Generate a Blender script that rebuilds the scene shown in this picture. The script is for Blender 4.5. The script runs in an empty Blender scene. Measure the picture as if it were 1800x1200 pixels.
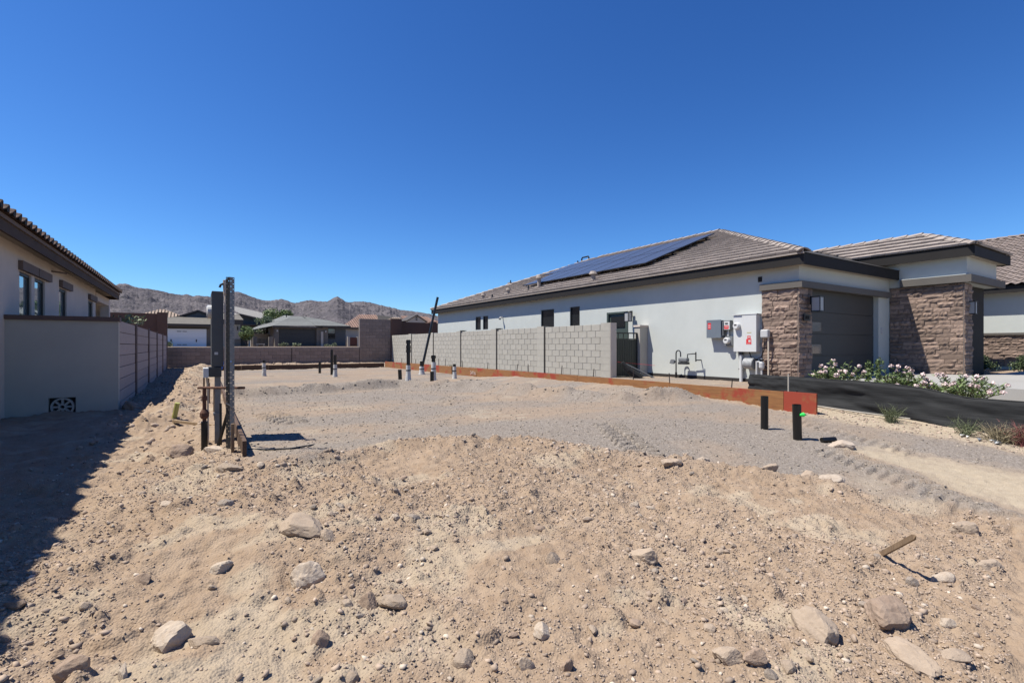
import bpy, math, random
import numpy as np
from mathutils import Vector, Matrix

R = math.radians
S = bpy.context.scene
COL = S.collection
EYE = 1.10

# ------------------------------------------------------------------ camera, sky, sun, exposure
cam = bpy.data.cameras.new('camera')
cam.sensor_width = 36.0
cam.lens = 17.32
cam.shift_y = 0.0044
cam.clip_start = 0.05
cam.clip_end = 20000
camo = bpy.data.objects.new('camera', cam)
COL.objects.link(camo)
camo.location = (0, 0, EYE)
camo.rotation_euler = (R(90), 0, R(-32.65))
S.camera = camo

SUN = Vector((-1.0, 0.5, 2.08)).normalized()
W = bpy.data.worlds.new('World')
S.world = W
W.use_nodes = True
wn = W.node_tree
bg = wn.nodes['Background']
sky = wn.nodes.new('ShaderNodeTexSky')
sky.sky_type = 'NISHITA'
sky.sun_disc = False
sky.sun_elevation = math.asin(SUN.z)
sky.sun_rotation = math.atan2(SUN.x, SUN.y)
sky.altitude = 600
sky.air_density = 1.0
sky.dust_density = 0.15
sky.ozone_density = 3.0
EXPO = 0.70
BGS = 0.085
bg.inputs['Strength'].default_value = BGS / 2 ** EXPO
# deeper, clearer desert blue: the same sky with more contrast per channel, all the way round
sep = wn.nodes.new('ShaderNodeSeparateColor'); cmb = wn.nodes.new('ShaderNodeCombineColor')
wn.links.new(sky.outputs[0], sep.inputs[0])
for ch, g, k in (('Red', 1.52, 1.50), ('Green', 1.33, 1.72), ('Blue', 1.16, 2.0)):
    pw = wn.nodes.new('ShaderNodeMath'); pw.operation = 'POWER'; pw.inputs[1].default_value = g
    ml = wn.nodes.new('ShaderNodeMath'); ml.operation = 'MULTIPLY'; ml.inputs[1].default_value = k * BGS ** (g - 1)
    mn = wn.nodes.new('ShaderNodeMath'); mn.operation = 'MINIMUM'; mn.inputs[1].default_value = 1.3 / BGS
    wn.links.new(sep.outputs[ch], pw.inputs[0]); wn.links.new(pw.outputs[0], ml.inputs[0]); wn.links.new(ml.outputs[0], mn.inputs[0]); wn.links.new(mn.outputs[0], cmb.inputs[ch])
wn.links.new(cmb.outputs[0], bg.inputs['Color'])

sl = bpy.data.lights.new('sun', 'SUN')
sl.energy = 5.0
sl.angle = R(0.53)
sl.color = (1.0, 0.94, 0.83)
slo = bpy.data.objects.new('sun', sl)
COL.objects.link(slo)
slo.location = (-30, 15, 60)
slo.rotation_euler = (-SUN).to_track_quat('-Z', 'Y').to_euler()

S.view_settings.view_transform = 'Standard'
S.view_settings.look = 'None'
S.view_settings.exposure = EXPO
S.view_settings.gamma = 1.0
S.view_settings.use_curve_mapping = False
S.cycles.max_bounces = 6
S.cycles.diffuse_bounces = 3
S.cycles.use_adaptive_sampling = True

rnd = random.Random(7)
# ------------------------------------------------------------------ materials
def sr(r, g, b):
    f = lambda c: (c / 255) / 12.92 if c / 255 <= .04045 else ((c / 255 + .055) / 1.055) ** 2.4
    return (f(r), f(g), f(b), 1)

def nodes(m):
    m.use_nodes = True
    t = m.node_tree
    return t, t.nodes['Principled BSDF']

def mat(name, col, rough=.85, metal=0., var=.0, scale=3., bump=0., bscale=60., piece=0., col2=None, streak=None, spec=None, bdist=.002, k=.62):
    """procedural: base colour, cloudy variation (var, or mix to col2), per-piece variation, fine relief"""
    m = bpy.data.materials.new(name)
    t, p = nodes(m)
    N, L = t.nodes, t.links
    col = tuple(c * k for c in col[:3]) + (1,)
    if col2: col2 = tuple(c * k for c in col2[:3])
    p.inputs['Base Color'].default_value = col
    p.inputs['Roughness'].default_value = rough
    p.inputs['Metallic'].default_value = metal
    if spec is not None:
        p.inputs['Specular IOR Level'].default_value = spec
    tc = N.new('ShaderNodeTexCoord')
    src = None
    if var or col2:
        mp = N.new('ShaderNodeMapping')
        L.new(tc.outputs['Object'], mp.inputs[0])
        if streak: mp.inputs['Scale'].default_value = streak
        nz = N.new('ShaderNodeTexNoise')
        nz.inputs['Scale'].default_value = scale
        nz.inputs['Detail'].default_value = 8
        nz.inputs['Roughness'].default_value = .65
        L.new(mp.outputs[0], nz.inputs['Vector'])
        rp = N.new('ShaderNodeValToRGB')
        c2 = tuple(col2[:3]) + (1,) if col2 else tuple(c * (1 - var) for c in col[:3]) + (1,)
        c1 = col if col2 else tuple(min(1, c * (1 + var)) for c in col[:3]) + (1,)
        rp.color_ramp.elements[0].color = c2
        rp.color_ramp.elements[1].color = c1
        rp.color_ramp.elements[0].position = .32
        rp.color_ramp.elements[1].position = .68
        L.new(nz.outputs[0], rp.inputs[0])
        src = rp.outputs[0]
    if piece:
        oi = N.new('ShaderNodeObjectInfo')
        ge = N.new('ShaderNodeNewGeometry')
        ad = N.new('ShaderNodeMath'); ad.operation = 'ADD'
        L.new(oi.outputs['Random'], ad.inputs[0]); L.new(ge.outputs['Random Per Island'], ad.inputs[1])
        fr = N.new('ShaderNodeMath'); fr.operation = 'FRACT'
        L.new(ad.outputs[0], fr.inputs[0])
        mr = N.new('ShaderNodeMapRange')
        mr.inputs['To Min'].default_value = 1 - piece
        mr.inputs['To Max'].default_value = 1 + piece
        L.new(fr.outputs[0], mr.inputs['Value'])
        mx = N.new('ShaderNodeVectorMath'); mx.operation = 'SCALE'
        if src is None: mx.inputs[0].default_value = col[:3]
        else: L.new(src, mx.inputs[0])
        L.new(mr.outputs[0], mx.inputs['Scale'])
        src = mx.outputs[0]
    if src is not None:
        L.new(src, p.inputs['Base Color'])
    if bump:
        nb = N.new('ShaderNodeTexNoise')
        nb.inputs['Scale'].default_value = bscale
        nb.inputs['Detail'].default_value = 6
        nb.inputs['Roughness'].default_value = .7
        L.new(tc.outputs['Object'], nb.inputs['Vector'])
        b = N.new('ShaderNodeBump')
        b.inputs['Strength'].default_value = bump
        b.inputs['Distance'].default_value = bdist
        L.new(nb.outputs[0], b.inputs['Height'])
        L.new(b.outputs[0], p.inputs['Normal'])
    return m

M = {}
M['stucco'] = mat('white_stucco', (.70, .74, .715), .9, var=.04, scale=1.5, bump=.5, bscale=90)
M['stucco_tan'] = mat('tan_stucco', (.54, .47, .41), .9, var=.06, scale=1.2, bump=.5, bscale=90, k=1)
M['stucco_grey'] = mat('grey_stucco', (.385, .365, .325), .9, var=.06, scale=1.2, bump=.5, bscale=90, k=1)
M['trim'] = mat('trim_paint', (.155, .14, .125), .75, var=.08, scale=2, bump=.25, bscale=80)
M['fascia'] = mat('fascia_paint', (.030, .027, .026), .7, var=.1, scale=2, spec=.2)
M['fascia_brown'] = mat('brown_fascia_paint', (.115, .082, .066), .8, var=.1, scale=2, spec=.15)
M['header_brown'] = mat('brown_header_paint', (.13, .095, .08), .8, var=.08, scale=2, bump=.3, k=1)
M['cap_brown'] = mat('brown_cap_paint', (.10, .065, .055), .8, var=.1, scale=3, bump=.3, k=1)
M['soffit'] = mat('soffit_paint', (.30, .26, .21), .9, k=1)
M['rooftile'] = mat('flat_roof_tile', (.43, .37, .33), .85, var=.12, scale=5, bump=.4, bscale=70, piece=.10)
M['underlay'] = mat('roof_underlay', (.06, .055, .05), .9)
M['stile'] = mat('curved_roof_tile', (.31, .25, .22), .85, var=.16, scale=5, bump=.3, bscale=70, piece=.14)
M['claytile'] = mat('clay_roof_tile', (.13, .075, .055), .85, var=.2, scale=5, bump=.3, bscale=70, piece=.2)
M['block'] = mat('grey_block', (.53, .51, .455), .95, var=.07, scale=7, bump=.7, bscale=120, piece=.055)
M['block_pink'] = mat('pinkish_block', (.33, .28, .265), .95, var=.07, scale=7, bump=.7, bscale=120, piece=.06, k=1)
M['block_brown'] = mat('brown_block', (.23, .185, .16), .95, var=.1, scale=3, bump=.7, bscale=120, piece=.12, k=1)
M['mortar'] = mat('mortar', (.50, .485, .435), .95, bump=.4)
M['mortar_dark'] = mat('dark_mortar', (.13, .115, .11), .95, bump=.4, k=1)
M['dark_strip'] = mat('dark_joint', (.035, .03, .028), .9)
M['brown_wall'] = mat('brown_wall_paint', (.10, .058, .045), .9, var=.08, scale=1, bump=.3, k=1)
M['stone'] = mat('ledge_stone', (.47, .345, .275), .95, col2=(.20, .14, .115), scale=2.2, bump=1., bscale=7, piece=.34, bdist=.004)
M['garage'] = mat('garage_door_paint', (.060, .060, .058), .55, var=.05, scale=1)
M['glass_dark'] = mat('window_glass', (.012, .014, .016), .03, spec=.6, k=1)
M['glass_pale'] = mat('garage_pane', (.10, .12, .12), .06, spec=1., k=1)  # clear panes: their reflection put into a pale base colour
M['glass_coated'] = mat('coated_window_glass', (.42, .50, .52), .025, metal=.75, k=1)
M['glass_lamp'] = mat('lamp_glass', (.55, .55, .55), .3)
M['frame_dark'] = mat('dark_frame', (.02, .02, .02), .45)
M['door_green'] = mat('green_grey_door', (.075, .10, .085), .5, var=.05)
M['gate'] = mat('gate_metal', (.045, .055, .05), .5, metal=.2, var=.1)
M['iron'] = mat('black_iron', (.012, .012, .012), .45)
M['rebar'] = mat('rusty_bar', (.06, .045, .038), .8, var=.3, scale=30)
M['abs'] = mat('black_pipe', (.009, .009, .009), .38, var=.2, scale=8)
M['wrap'] = mat('white_wrap', (.74, .74, .72), .7, var=.06, scale=20, bump=.6, bscale=40)
M['tape'] = mat('black_tape', (.015, .015, .015), .4)
M['galv'] = mat('galvanised_steel', (.27, .28, .29), .5, metal=.45, var=.18, scale=14)
M['galv_dark'] = mat('dark_steel', (.085, .09, .095), .5, metal=.6, var=.2, scale=14)
M['pedestal'] = mat('pedestal_paint', (.085, .092, .10), .45, var=.05)
M['enclosure'] = mat('grey_enclosure', (.235, .25, .265), .5, var=.05)
M['enclosure_light'] = mat('light_enclosure', (.84, .86, .86), .5, var=.03)
M['enclosure_blue'] = mat('blue_grey_enclosure', (.20, .24, .29), .5, var=.05)
M['meterglass'] = mat('meter_dome', (.55, .56, .56), .12, spec=.6, k=1)
M['meterface'] = mat('meter_face', (.06, .06, .06), .5)
M['sticker_red'] = mat('red_sticker', (.55, .02, .025), .6, k=1)
M['sticker_white'] = mat('white_print', (.75, .75, .73), .6)
M['sticker_yellow'] = mat('yellow_sticker', (.62, .55, .25), .6)
M['plastic_white'] = mat('white_plastic', (.68, .69, .70), .45)
M['pvc'] = mat('tan_conduit', (.52, .45, .36), .5, k=1)
M['rust'] = mat('rusty_iron', (.20, .085, .05), .85, col2=(.09, .04, .028), scale=18, bump=.4)
M['lumber'] = mat('raw_lumber', (.45, .32, .19), .8, col2=(.28, .19, .11), scale=5, streak=(10, 1, 12), bump=.3)
M['lumber_dark'] = mat('dark_lumber', (.17, .10, .06), .85, col2=(.09, .05, .032), scale=5, streak=(2, 10, 12), bump=.3)  # dark brown: shade on the rear form board's face put into the colour
M['stakewood'] = mat('stake_wood', (.36, .25, .15), .85, col2=(.20, .13, .08), scale=8, streak=(6, 6, 1), bump=.3)
M['blue'] = mat('blue_plastic', (.02, .12, .50), .4, k=1)
M['yellowtube'] = mat('yellow_tube', (.55, .55, .16), .5, var=.15, scale=12)
M['greentape'] = mat('green_tape', (.03, .70, .10), .5, k=1)
M['fabric'] = mat('silt_fabric', (.020, .021, .022), .8, col2=(.048, .050, .053), scale=11, streak=(1, .25, 7), bump=.6, bscale=120, bdist=.004, spec=.2)  # paler level streaks: highlights on the folds put into the colour
M['lath'] = mat('pale_lath', (.50, .46, .40), .8, var=.1, scale=9)
M['concrete'] = mat('driveway_concrete', (.46, .45, .43), .9, var=.07, scale=.8, bump=.3, bscale=80)
M['leaf'] = mat('leaf', (.115, .165, .055), .6, var=.35, scale=8, piece=.35, k=1)
M['leaf_dark'] = mat('dark_leaf', (.055, .08, .032), .6, var=.3, scale=8, piece=.35, k=1)
M['leaf_grey'] = mat('grey_leaf', (.15, .185, .11), .7, var=.3, scale=8, piece=.3, k=1)
M['blossom'] = mat('pink_blossom', (.66, .52, .50), .7, var=.1, scale=20, piece=.2, k=1)
M['bark'] = mat('bark', (.12, .09, .07), .9, var=.2)
M['dryweed'] = mat('dry_weed', (.30, .25, .15), .8, piece=.35)
M['redweed'] = mat('red_weed', (.30, .10, .09), .8, piece=.3)
M['greenweed'] = mat('green_weed', (.16, .19, .09), .8, piece=.3)
M['rock_tan'] = mat('tan_rock', (.54, .43, .33), .95, col2=(.44, .345, .265), scale=1.6, bump=1., bscale=5, piece=.10, bdist=.004)
M['rock_pale'] = mat('pale_rock', (.68, .58, .48), .95, col2=(.50, .40, .31), scale=1.5, bump=1., bscale=5, piece=.08, bdist=.004)
M['rock_brown'] = mat('brown_rock', (.47, .355, .27), .95, col2=(.34, .245, .185), scale=1.6, bump=1., bscale=5, piece=.10, bdist=.004)
M['rock_grey'] = mat('grey_rock', (.43, .37, .32), .95, col2=(.33, .27, .22), scale=1.6, bump=1., bscale=5, piece=.15, bdist=.004)
M['pebble'] = mat('tan_pebble', (.50, .39, .305), .95, var=.18, scale=9, piece=.24)
M['pebble_pale'] = mat('pale_pebble', (.68, .58, .48), .95, var=.15, scale=9, piece=.25)
M['pebble_grey'] = mat('grey_pebble', (.38, .325, .27), .95, var=.15, scale=9, piece=.34)
M['white_door'] = mat('white_door', (.62, .66, .72), .6, var=.02, k=1)
M['far_trim'] = mat('dark_trim', (.07, .06, .055), .7)
M['far_grey_wall'] = mat('grey_wall', (.24, .22, .20), .9, var=.05)
M['far_blue_wall'] = mat('blue_grey_wall', (.105, .12, .135), .9, var=.05)
M['far_dark_door'] = mat('dark_door', (.045, .05, .055), .6)
M['far_white_wall'] = mat('pale_wall', (.58, .55, .50), .9, var=.04)
M['shingle_grey'] = mat('grey_far_tile', (.25, .26, .25), .9, var=.1, scale=3, piece=.12)
M['shingle_brown'] = mat('brown_grey_far_tile', (.24, .22, .19), .9, var=.12, scale=3, piece=.12)
M['shingle_pale'] = mat('pale_far_tile', (.46, .44, .41), .9, var=.08, scale=3, piece=.08)
M['tile_red'] = mat('red_far_tile', (.36, .22, .17), .9, var=.14, scale=2, piece=.14)
M['tile_tan'] = mat('tan_far_tile', (.42, .32, .25), .9, var=.14, scale=2, piece=.14)
M['red_gate'] = mat('red_gate_paint', (.13, .04, .03), .7)
M['stain'] = mat('dark_plaque', (.025, .022, .02), .5)
M['chalk'] = mat('white_chalk', (.72, .68, .62), .9)

def solar_mat():
    m = bpy.data.materials.new('solar_cell'); t, p = nodes(m)
    p.inputs['Base Color'].default_value = (.062, .064, .074, 1)
    p.inputs['Roughness'].default_value = .24
    p.inputs['Specular IOR Level'].default_value = .8
    return m
M['solar'] = solar_mat()

def form_mat(name='form_board', th=.53):
    """orange form plywood with splashes of red marking paint"""
    m = mat(name, (.46, .215, .07), .75, col2=(.27, .115, .04), scale=4, streak=(6, .7, 9), bump=.25, bscale=40)
    t = m.node_tree; N, L = t.nodes, t.links
    p = N['Principled BSDF']
    src = p.inputs['Base Color'].links[0].from_socket
    tc = N.new('ShaderNodeTexCoord')
    nz = N.new('ShaderNodeTexNoise'); nz.inputs['Scale'].default_value = 1.15; nz.inputs['Detail'].default_value = 6; nz.inputs['Roughness'].default_value = .62
    L.new(tc.outputs['Object'], nz.inputs['Vector'])
    rp = N.new('ShaderNodeValToRGB'); rp.color_ramp.elements[0].position = th; rp.color_ramp.elements[1].position = th + .07
    L.new(nz.outputs[0], rp.inputs[0])
    mx = N.new('ShaderNodeMix'); mx.data_type = 'RGBA'
    L.new(rp.outputs[0], mx.inputs['Factor']); L.new(src, mx.inputs['A'])
    mx.inputs['B'].default_value = (.255, .036, .016, 1)
    L.new(mx.outputs['Result'], p.inputs['Base Color'])
    return m
M['form'] = form_mat()
M['form_red'] = form_mat('red_painted_form_board', .37)

def ground_mat():
    m = bpy.data.materials.new('ground_soil'); t, p = nodes(m); N, L = t.nodes, t.links
    p.inputs['Roughness'].default_value = .97
    p.inputs['Specular IOR Level'].default_value = .15
    tc = N.new('ShaderNodeTexCoord')
    def noise(scale, det=8, rough=.65):
        n = N.new('ShaderNodeTexNoise'); n.inputs['Scale'].default_value = scale
        n.inputs['Detail'].default_value = det; n.inputs['Roughness'].default_value = rough
        L.new(tc.outputs['Object'], n.inputs['Vector']); return n.outputs[0]
    def ramp(src, stops):
        r = N.new('ShaderNodeValToRGB')
        while len(r.color_ramp.elements) < len(stops): r.color_ramp.elements.new(.5)
        for e, (q, c) in zip(r.color_ramp.elements, stops):
            e.position = q; e.color = tuple(c) + (1,)
        L.new(src, r.inputs[0]); return r.outputs[0]
    def mix(f, a, b):
        x = N.new('ShaderNodeMix'); x.data_type = 'RGBA'
        L.new(f, x.inputs['Factor']); L.new(a, x.inputs['A']); L.new(b, x.inputs['B']); return x.outputs['Result']
    def attr(n):
        a = N.new('ShaderNodeAttribute'); a.attribute_name = n; return a.outputs['Fac']
    fine = noise(55, 6, .75)
    soil = mix(fine, ramp(noise(1.3), [(.3, (.37, .25, .16)), (.7, (.48, .34, .228))]), ramp(noise(9), [(.3, (.30, .195, .122)), (.72, (.55, .405, .28))]))
    v = N.new('ShaderNodeTexVoronoi'); v.inputs['Scale'].default_value = 70
    L.new(tc.outputs['Object'], v.inputs['Vector'])
    grain = ramp(v.outputs['Color'], [(.1, (.17, .138, .112)), (.5, (.305, .25, .202)), (.9, (.53, .45, .372))])
    grey = mix(noise(2.2), grain, ramp(noise(30, 6, .8), [(.3, (.235, .187, .147)), (.7, (.38, .303, .238))]))
    sand = mix(fine, ramp(noise(2.5), [(.3, (.47, .36, .24)), (.7, (.55, .43, .295))]), ramp(noise(14), [(.3, (.42, .32, .215)), (.7, (.60, .48, .345))]))
    pale = ramp(noise(6), [(.3, (.45, .335, .225)), (.7, (.54, .415, .29))])
    c = mix(attr('pale'), soil, pale)
    c = mix(attr('sand'), c, sand)
    c = mix(attr('grey'), c, grey)
    vm = N.new('ShaderNodeVectorMath'); vm.operation = 'SCALE'; vm.operation = 'MULTIPLY'; vm.inputs[1].default_value = (.635, .68, .74)
    L.new(c, vm.inputs[0]); L.new(vm.outputs[0], p.inputs['Base Color'])
    b = N.new('ShaderNodeBump'); b.inputs['Strength'].default_value = .8; b.inputs['Distance'].default_value = .006
    v2 = N.new('ShaderNodeTexVoronoi'); v2.inputs['Scale'].default_value = 75; v2.inputs['Randomness'].default_value = 1
    L.new(tc.outputs['Object'], v2.inputs['Vector'])
    b2 = N.new('ShaderNodeBump'); b2.invert = True; b2.inputs['Strength'].default_value = .75; b2.inputs['Distance'].default_value = .007
    L.new(v2.outputs['Distance'], b2.inputs['Height']); L.new(b2.outputs[0], b.inputs['Normal'])
    L.new(noise(48, 6, .7), b.inputs['Height'])
    L.new(b.outputs[0], p.inputs['Normal'])
    return m
M['ground'] = ground_mat()

def mountain_mat():
    m = bpy.data.materials.new('mountain_rock'); t, p = nodes(m); N, L = t.nodes, t.links
    p.inputs['Roughness'].default_value = 1; p.inputs['Specular IOR Level'].default_value = 0
    tc = N.new('ShaderNodeTexCoord')
    def noise(scale, det, r=.7):
        n = N.new('ShaderNodeTexNoise'); n.inputs['Scale'].default_value = scale; n.inputs['Detail'].default_value = det
        n.inputs['Roughness'].default_value = r
        L.new(tc.outputs['Object'], n.inputs['Vector']); return n.outputs[0]
    def ramp(src, a, b, c0, c1):
        r = N.new('ShaderNodeValToRGB'); r.color_ramp.elements[0].position = a; r.color_ramp.elements[1].position = b
        r.color_ramp.elements[0].color = c0 + (1,); r.color_ramp.elements[1].color = c1 + (1,)
        L.new(src, r.inputs[0]); return r.outputs[0]
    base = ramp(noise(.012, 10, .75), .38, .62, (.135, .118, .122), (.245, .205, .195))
    sp = ramp(noise(.085, 6, .8), .52, .60, (0, 0, 0), (1, 1, 1))
    x = N.new('ShaderNodeMix'); x.data_type = 'RGBA'
    L.new(sp, x.inputs['Factor']); L.new(base, x.inputs['A']); x.inputs['B'].default_value = (.075, .07, .068, 1)
    sp2 = ramp(noise(.11, 5, .8), .60, .66, (0, 0, 0), (1, 1, 1))
    y = N.new('ShaderNodeMix'); y.data_type = 'RGBA'
    L.new(sp2, y.inputs['Factor']); L.new(x.outputs['Result'], y.inputs['A']); y.inputs['B'].default_value = (.42, .355, .32, 1)
    vm = N.new('ShaderNodeVectorMath'); vm.operation = 'MULTIPLY'; vm.inputs[1].default_value = (.66, .72, .80)  # bluish tint: the haze of distance put into the rock colour
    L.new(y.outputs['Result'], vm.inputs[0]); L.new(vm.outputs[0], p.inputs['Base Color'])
    b = N.new('ShaderNodeBump'); b.inputs['Strength'].default_value = 1; b.inputs['Distance'].default_value = 9
    L.new(noise(.05, 8, .75), b.inputs['Height']); L.new(b.outputs[0], p.inputs['Normal'])
    return m
M['mountain'] = mountain_mat()

# ------------------------------------------------------------------ mesh helpers
class MB:
    def __init__(s): s.v = []; s.f = []
    def add(s, vs, fs):
        n = len(s.v); s.v += [tuple(p) for p in vs]; s.f += [tuple(i + n for i in f) for f in fs]; return s
    def box(s, x0, x1, y0, y1, z0, z1):
        return s.add([(x0, y0, z0), (x1, y0, z0), (x1, y1, z0), (x0, y1, z0), (x0, y0, z1), (x1, y0, z1), (x1, y1, z1), (x0, y1, z1)],
                     [(0, 3, 2, 1), (4, 5, 6, 7), (0, 1, 5, 4), (1, 2, 6, 5), (2, 3, 7, 6), (3, 0, 4, 7)])
    def quad(s, *p): return s.add(p, [tuple(range(len(p)))])
    def tube(s, pts, r, n=10, cap=True):
        pts = [Vector(p) for p in pts]
        rs = r if isinstance(r, (list, tuple)) else [r] * len(pts)
        rings = []; up = None
        for i, p in enumerate(pts):
            d = (pts[min(i + 1, len(pts) - 1)] - pts[max(i - 1, 0)]).normalized()
            if up is None:
                up = Vector((0, 0, 1)) if abs(d.z) < .9 else Vector((1, 0, 0))
            a = d.cross(up).normalized(); b = a.cross(d).normalized(); up = b
            rings.append([p + (a * math.cos(2 * math.pi * k / n) + b * math.sin(2 * math.pi * k / n)) * rs[i] for k in range(n)])
        vs = [q for rg in rings for q in rg]; fs = []
        for i in range(len(pts) - 1):
            for k in range(n):
                fs.append((i * n + k, i * n + (k + 1) % n, (i + 1) * n + (k + 1) % n, (i + 1) * n + k))
        if cap:
            fs.append(tuple(range(n - 1, -1, -1))); fs.append(tuple((len(pts) - 1) * n + k for k in range(n)))
        return s.add(vs, fs)
    def prism(s, poly, ext):
        """poly: 3d points; ext: extrusion vector"""
        n = len(poly); e = Vector(ext)
        a = [Vector(p) for p in poly]; b = [p + e for p in a]
        return s.add(a + b, [tuple(range(n - 1, -1, -1)), tuple(range(n, 2 * n))] + [(i, (i + 1) % n, n + (i + 1) % n, n + i) for i in range(n)])
    def mesh(s, name):
        m = bpy.data.meshes.new(name); m.from_pydata([tuple(p) for p in s.v], [], s.f); return m

OFF = {}
def tag(o, label=None, cat=None, group=None, kind=None):
    if label: o['label'] = label
    if cat: o['category'] = cat
    if group: o['group'] = group
    if kind: o['kind'] = kind
    return o
def link_mesh(name, me, m, parent=None, loc=(0, 0, 0), smooth=False):
    o = bpy.data.objects.new(name, me); COL.objects.link(o)
    if m is not None and not me.materials: me.materials.append(m)
    if smooth: me.shade_smooth()
    o.location = loc
    if parent is not None: o.parent = parent
    return o
def obj(name, mb, m, parent=None, smooth=False, bevel=0, loc=None):
    """world-coordinate mesh builder -> one object; under a parent the parent's base point is subtracted"""
    off = OFF.get(parent.name, Vector()) if parent is not None else Vector(loc or (0, 0, 0))
    me = bpy.data.meshes.new(name)
    me.from_pydata([(p[0] - off.x, p[1] - off.y, p[2] - off.z) for p in mb.v], [], mb.f)
    o = link_mesh(name, me, m, parent, smooth=smooth)
    if parent is None and loc: o.location = loc
    OFF[o.name] = off.copy()
    if bevel:
        b = o.modifiers.new('bevel', 'BEVEL'); b.width = bevel; b.segments = 2; b.limit_method = 'ANGLE'
    return o
def thing(name, label, cat, loc, group=None):
    o = bpy.data.objects.new(name, None); COL.objects.link(o)
    o.location = loc; o.empty_display_size = .2
    OFF[o.name] = Vector(loc)
    return tag(o, label, cat, group)
def inst(name, me, parent, wloc, mtx=None):
    """a piece sharing mesh data, placed at a world point under its thing"""
    o = bpy.data.objects.new(name, me); COL.objects.link(o)
    off = OFF[parent.name]
    o.parent = parent
    if mtx is None: o.location = Vector(wloc) - off
    else:
        o.matrix_local = Matrix.Translation(Vector(wloc) - off) @ mtx.to_4x4()
    OFF[o.name] = off.copy()
    return o

# ------------------------------------------------------------------ noise
def _hash(ix, iy, seed):
    h = (ix.astype(np.int64) * 374761393 + iy.astype(np.int64) * 668265263 + seed * 1442695041) & 0xFFFFFFFF
    h = ((h ^ (h >> 13)) * 1274126177) & 0xFFFFFFFF
    h = h ^ (h >> 16)
    return (h & 0xFFFFFF) / float(0xFFFFFF)
def vnoise(x, y, seed=0):
    ix = np.floor(x); iy = np.floor(y); fx = x - ix; fy = y - iy
    fx = fx * fx * fx * (fx * (fx * 6 - 15) + 10); fy = fy * fy * fy * (fy * (fy * 6 - 15) + 10)
    a = _hash(ix, iy, seed); b = _hash(ix + 1, iy, seed); c = _hash(ix, iy + 1, seed); d = _hash(ix + 1, iy + 1, seed)
    return (a + (b - a) * fx) + ((c + (d - c) * fx) - (a + (b - a) * fx)) * fy
def fbm(x, y, seed=0, octv=5, gain=.5):
    s = 0; a = 1; t = 0
    for o in range(octv):
        c, q = math.cos(o * 1.1), math.sin(o * 1.1)
        s = s + a * (vnoise((x * c - y * q) * 2 ** o, (x * q + y * c) * 2 ** o, seed + o * 17) - .5); t += a; a *= gain
    return s / t * 2
def clods(x, y, cell, dens, rmax, seed):
    """rounded lumps half buried in the soil"""
    gx = x / cell; gy = y / cell; ix = np.floor(gx); iy = np.floor(gy)
    out = np.zeros_like(x)
    for dx in (-1, 0, 1):
        for dy in (-1, 0, 1):
            cx = ix + dx; cy = iy + dy
            on = _hash(cx, cy, seed) < dens
            px = cx + _hash(cx, cy, seed + 1); py = cy + _hash(cx, cy, seed + 2)
            r = rmax / cell * (.3 + .7 * _hash(cx, cy, seed + 3) ** 2)
            el = .7 + .6 * _hash(cx, cy, seed + 4)
            d2 = (((gx - px) * el) ** 2 + ((gy - py) / el) ** 2) / (r * r)
            h = np.where(on & (d2 < 1), np.sqrt(np.maximum(0, 1 - d2)) * r * cell * .75, 0)
            out = np.maximum(out, h)
    return out
def sm(a, b, x):
    t = np.clip((x - a) / (b - a), 0, 1); return t * t * (3 - 2 * t)
def gbase(X, Y):
    X = np.asarray(X, float); Y = np.asarray(Y, float)
    fall = np.where(Y > -1, -.10 * np.maximum(0, 5.2 - Y), -.62)
    fall = fall * (1 - .45 * sm(5, 8, X))
    z = fall - .1 * sm(.3, -.5, X) * sm(2, 6, Y)
    z = z + .16 * sm(8.6, 10.2, X) * sm(12, 10.5, Y) + .1 * sm(9, 10.5, X) * sm(6.5, 4.5, Y)
    z = z + .08 * sm(25.2, 27, Y)
    # soil pushed up against the long form board
    z = z + .14 * sm(7.3, 8.45, X) * sm(9.2, 8.75, X) * sm(5.6, 7.2, Y) * sm(16, 12.5, Y)
    z = z - .05 * sm(-1.0, -2.4, X) * sm(13, 11, Y)
    z = np.where(Y > 30.98, 1.03, z)
    return z
def seg_dist(x, y, pts):
    best = np.full_like(x, 1e9)
    for (ax, ay), (bx, by) in zip(pts[:-1], pts[1:]):
        vx, vy = bx - ax, by - ay
        t = np.clip(((x - ax) * vx + (y - ay) * vy) / (vx * vx + vy * vy), 0, 1)
        best = np.minimum(best, np.hypot(x - ax - t * vx, y - ay - t * vy))
    return best
def in_poly(x, y, poly):
    c = np.zeros(x.shape, bool); n = len(poly)
    for i in range(n):
        x0, y0 = poly[i]; x1, y1 = poly[i - 1]
        if y0 == y1: continue
        c ^= ((y0 > y) != (y1 > y)) & (x < (x1 - x0) * (y - y0) / (y1 - y0) + x0)
    return c
GREY = [(.42, 25), (.42, 5.75), (.60, 5.0), (1.0, 5.05), (1.55, 5.42), (1.95, 5.45), (2.75, 5.2), (3.16, 4.95), (3.73, 4.6), (4.05, 3.98), (4.42, 3.5),
        (4.65, 3.1), (5.19, 2.4), (5.53, 1.84), (5.74, 1.5), (5.95, 1.1), (6.1, .2), (6.2, -1.2), (6.6, -1.2), (6.2, .6), (6.08, 1.3), (6.2, 1.62), (6.4, 1.95), (6.48, 2.4), (6.5, 2.72), (6.8, 2.95),
        (7.1, 2.7), (7.25, 2.1), (7.3, 1.45), (7.4, .2), (8.1, .2), (8.35, 1.66), (8.46, 2.43), (8.5, 2.98), (8.4, 3.6), (8.6, 4.3), (8.5, 25)]
BERM = [(.7, 12.2), (2.6, 12.5), (4.6, 12.8), (5.9, 11.3), (6.5, 9.0), (7.2, 7.1), (8.3, 6.6)]
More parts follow.
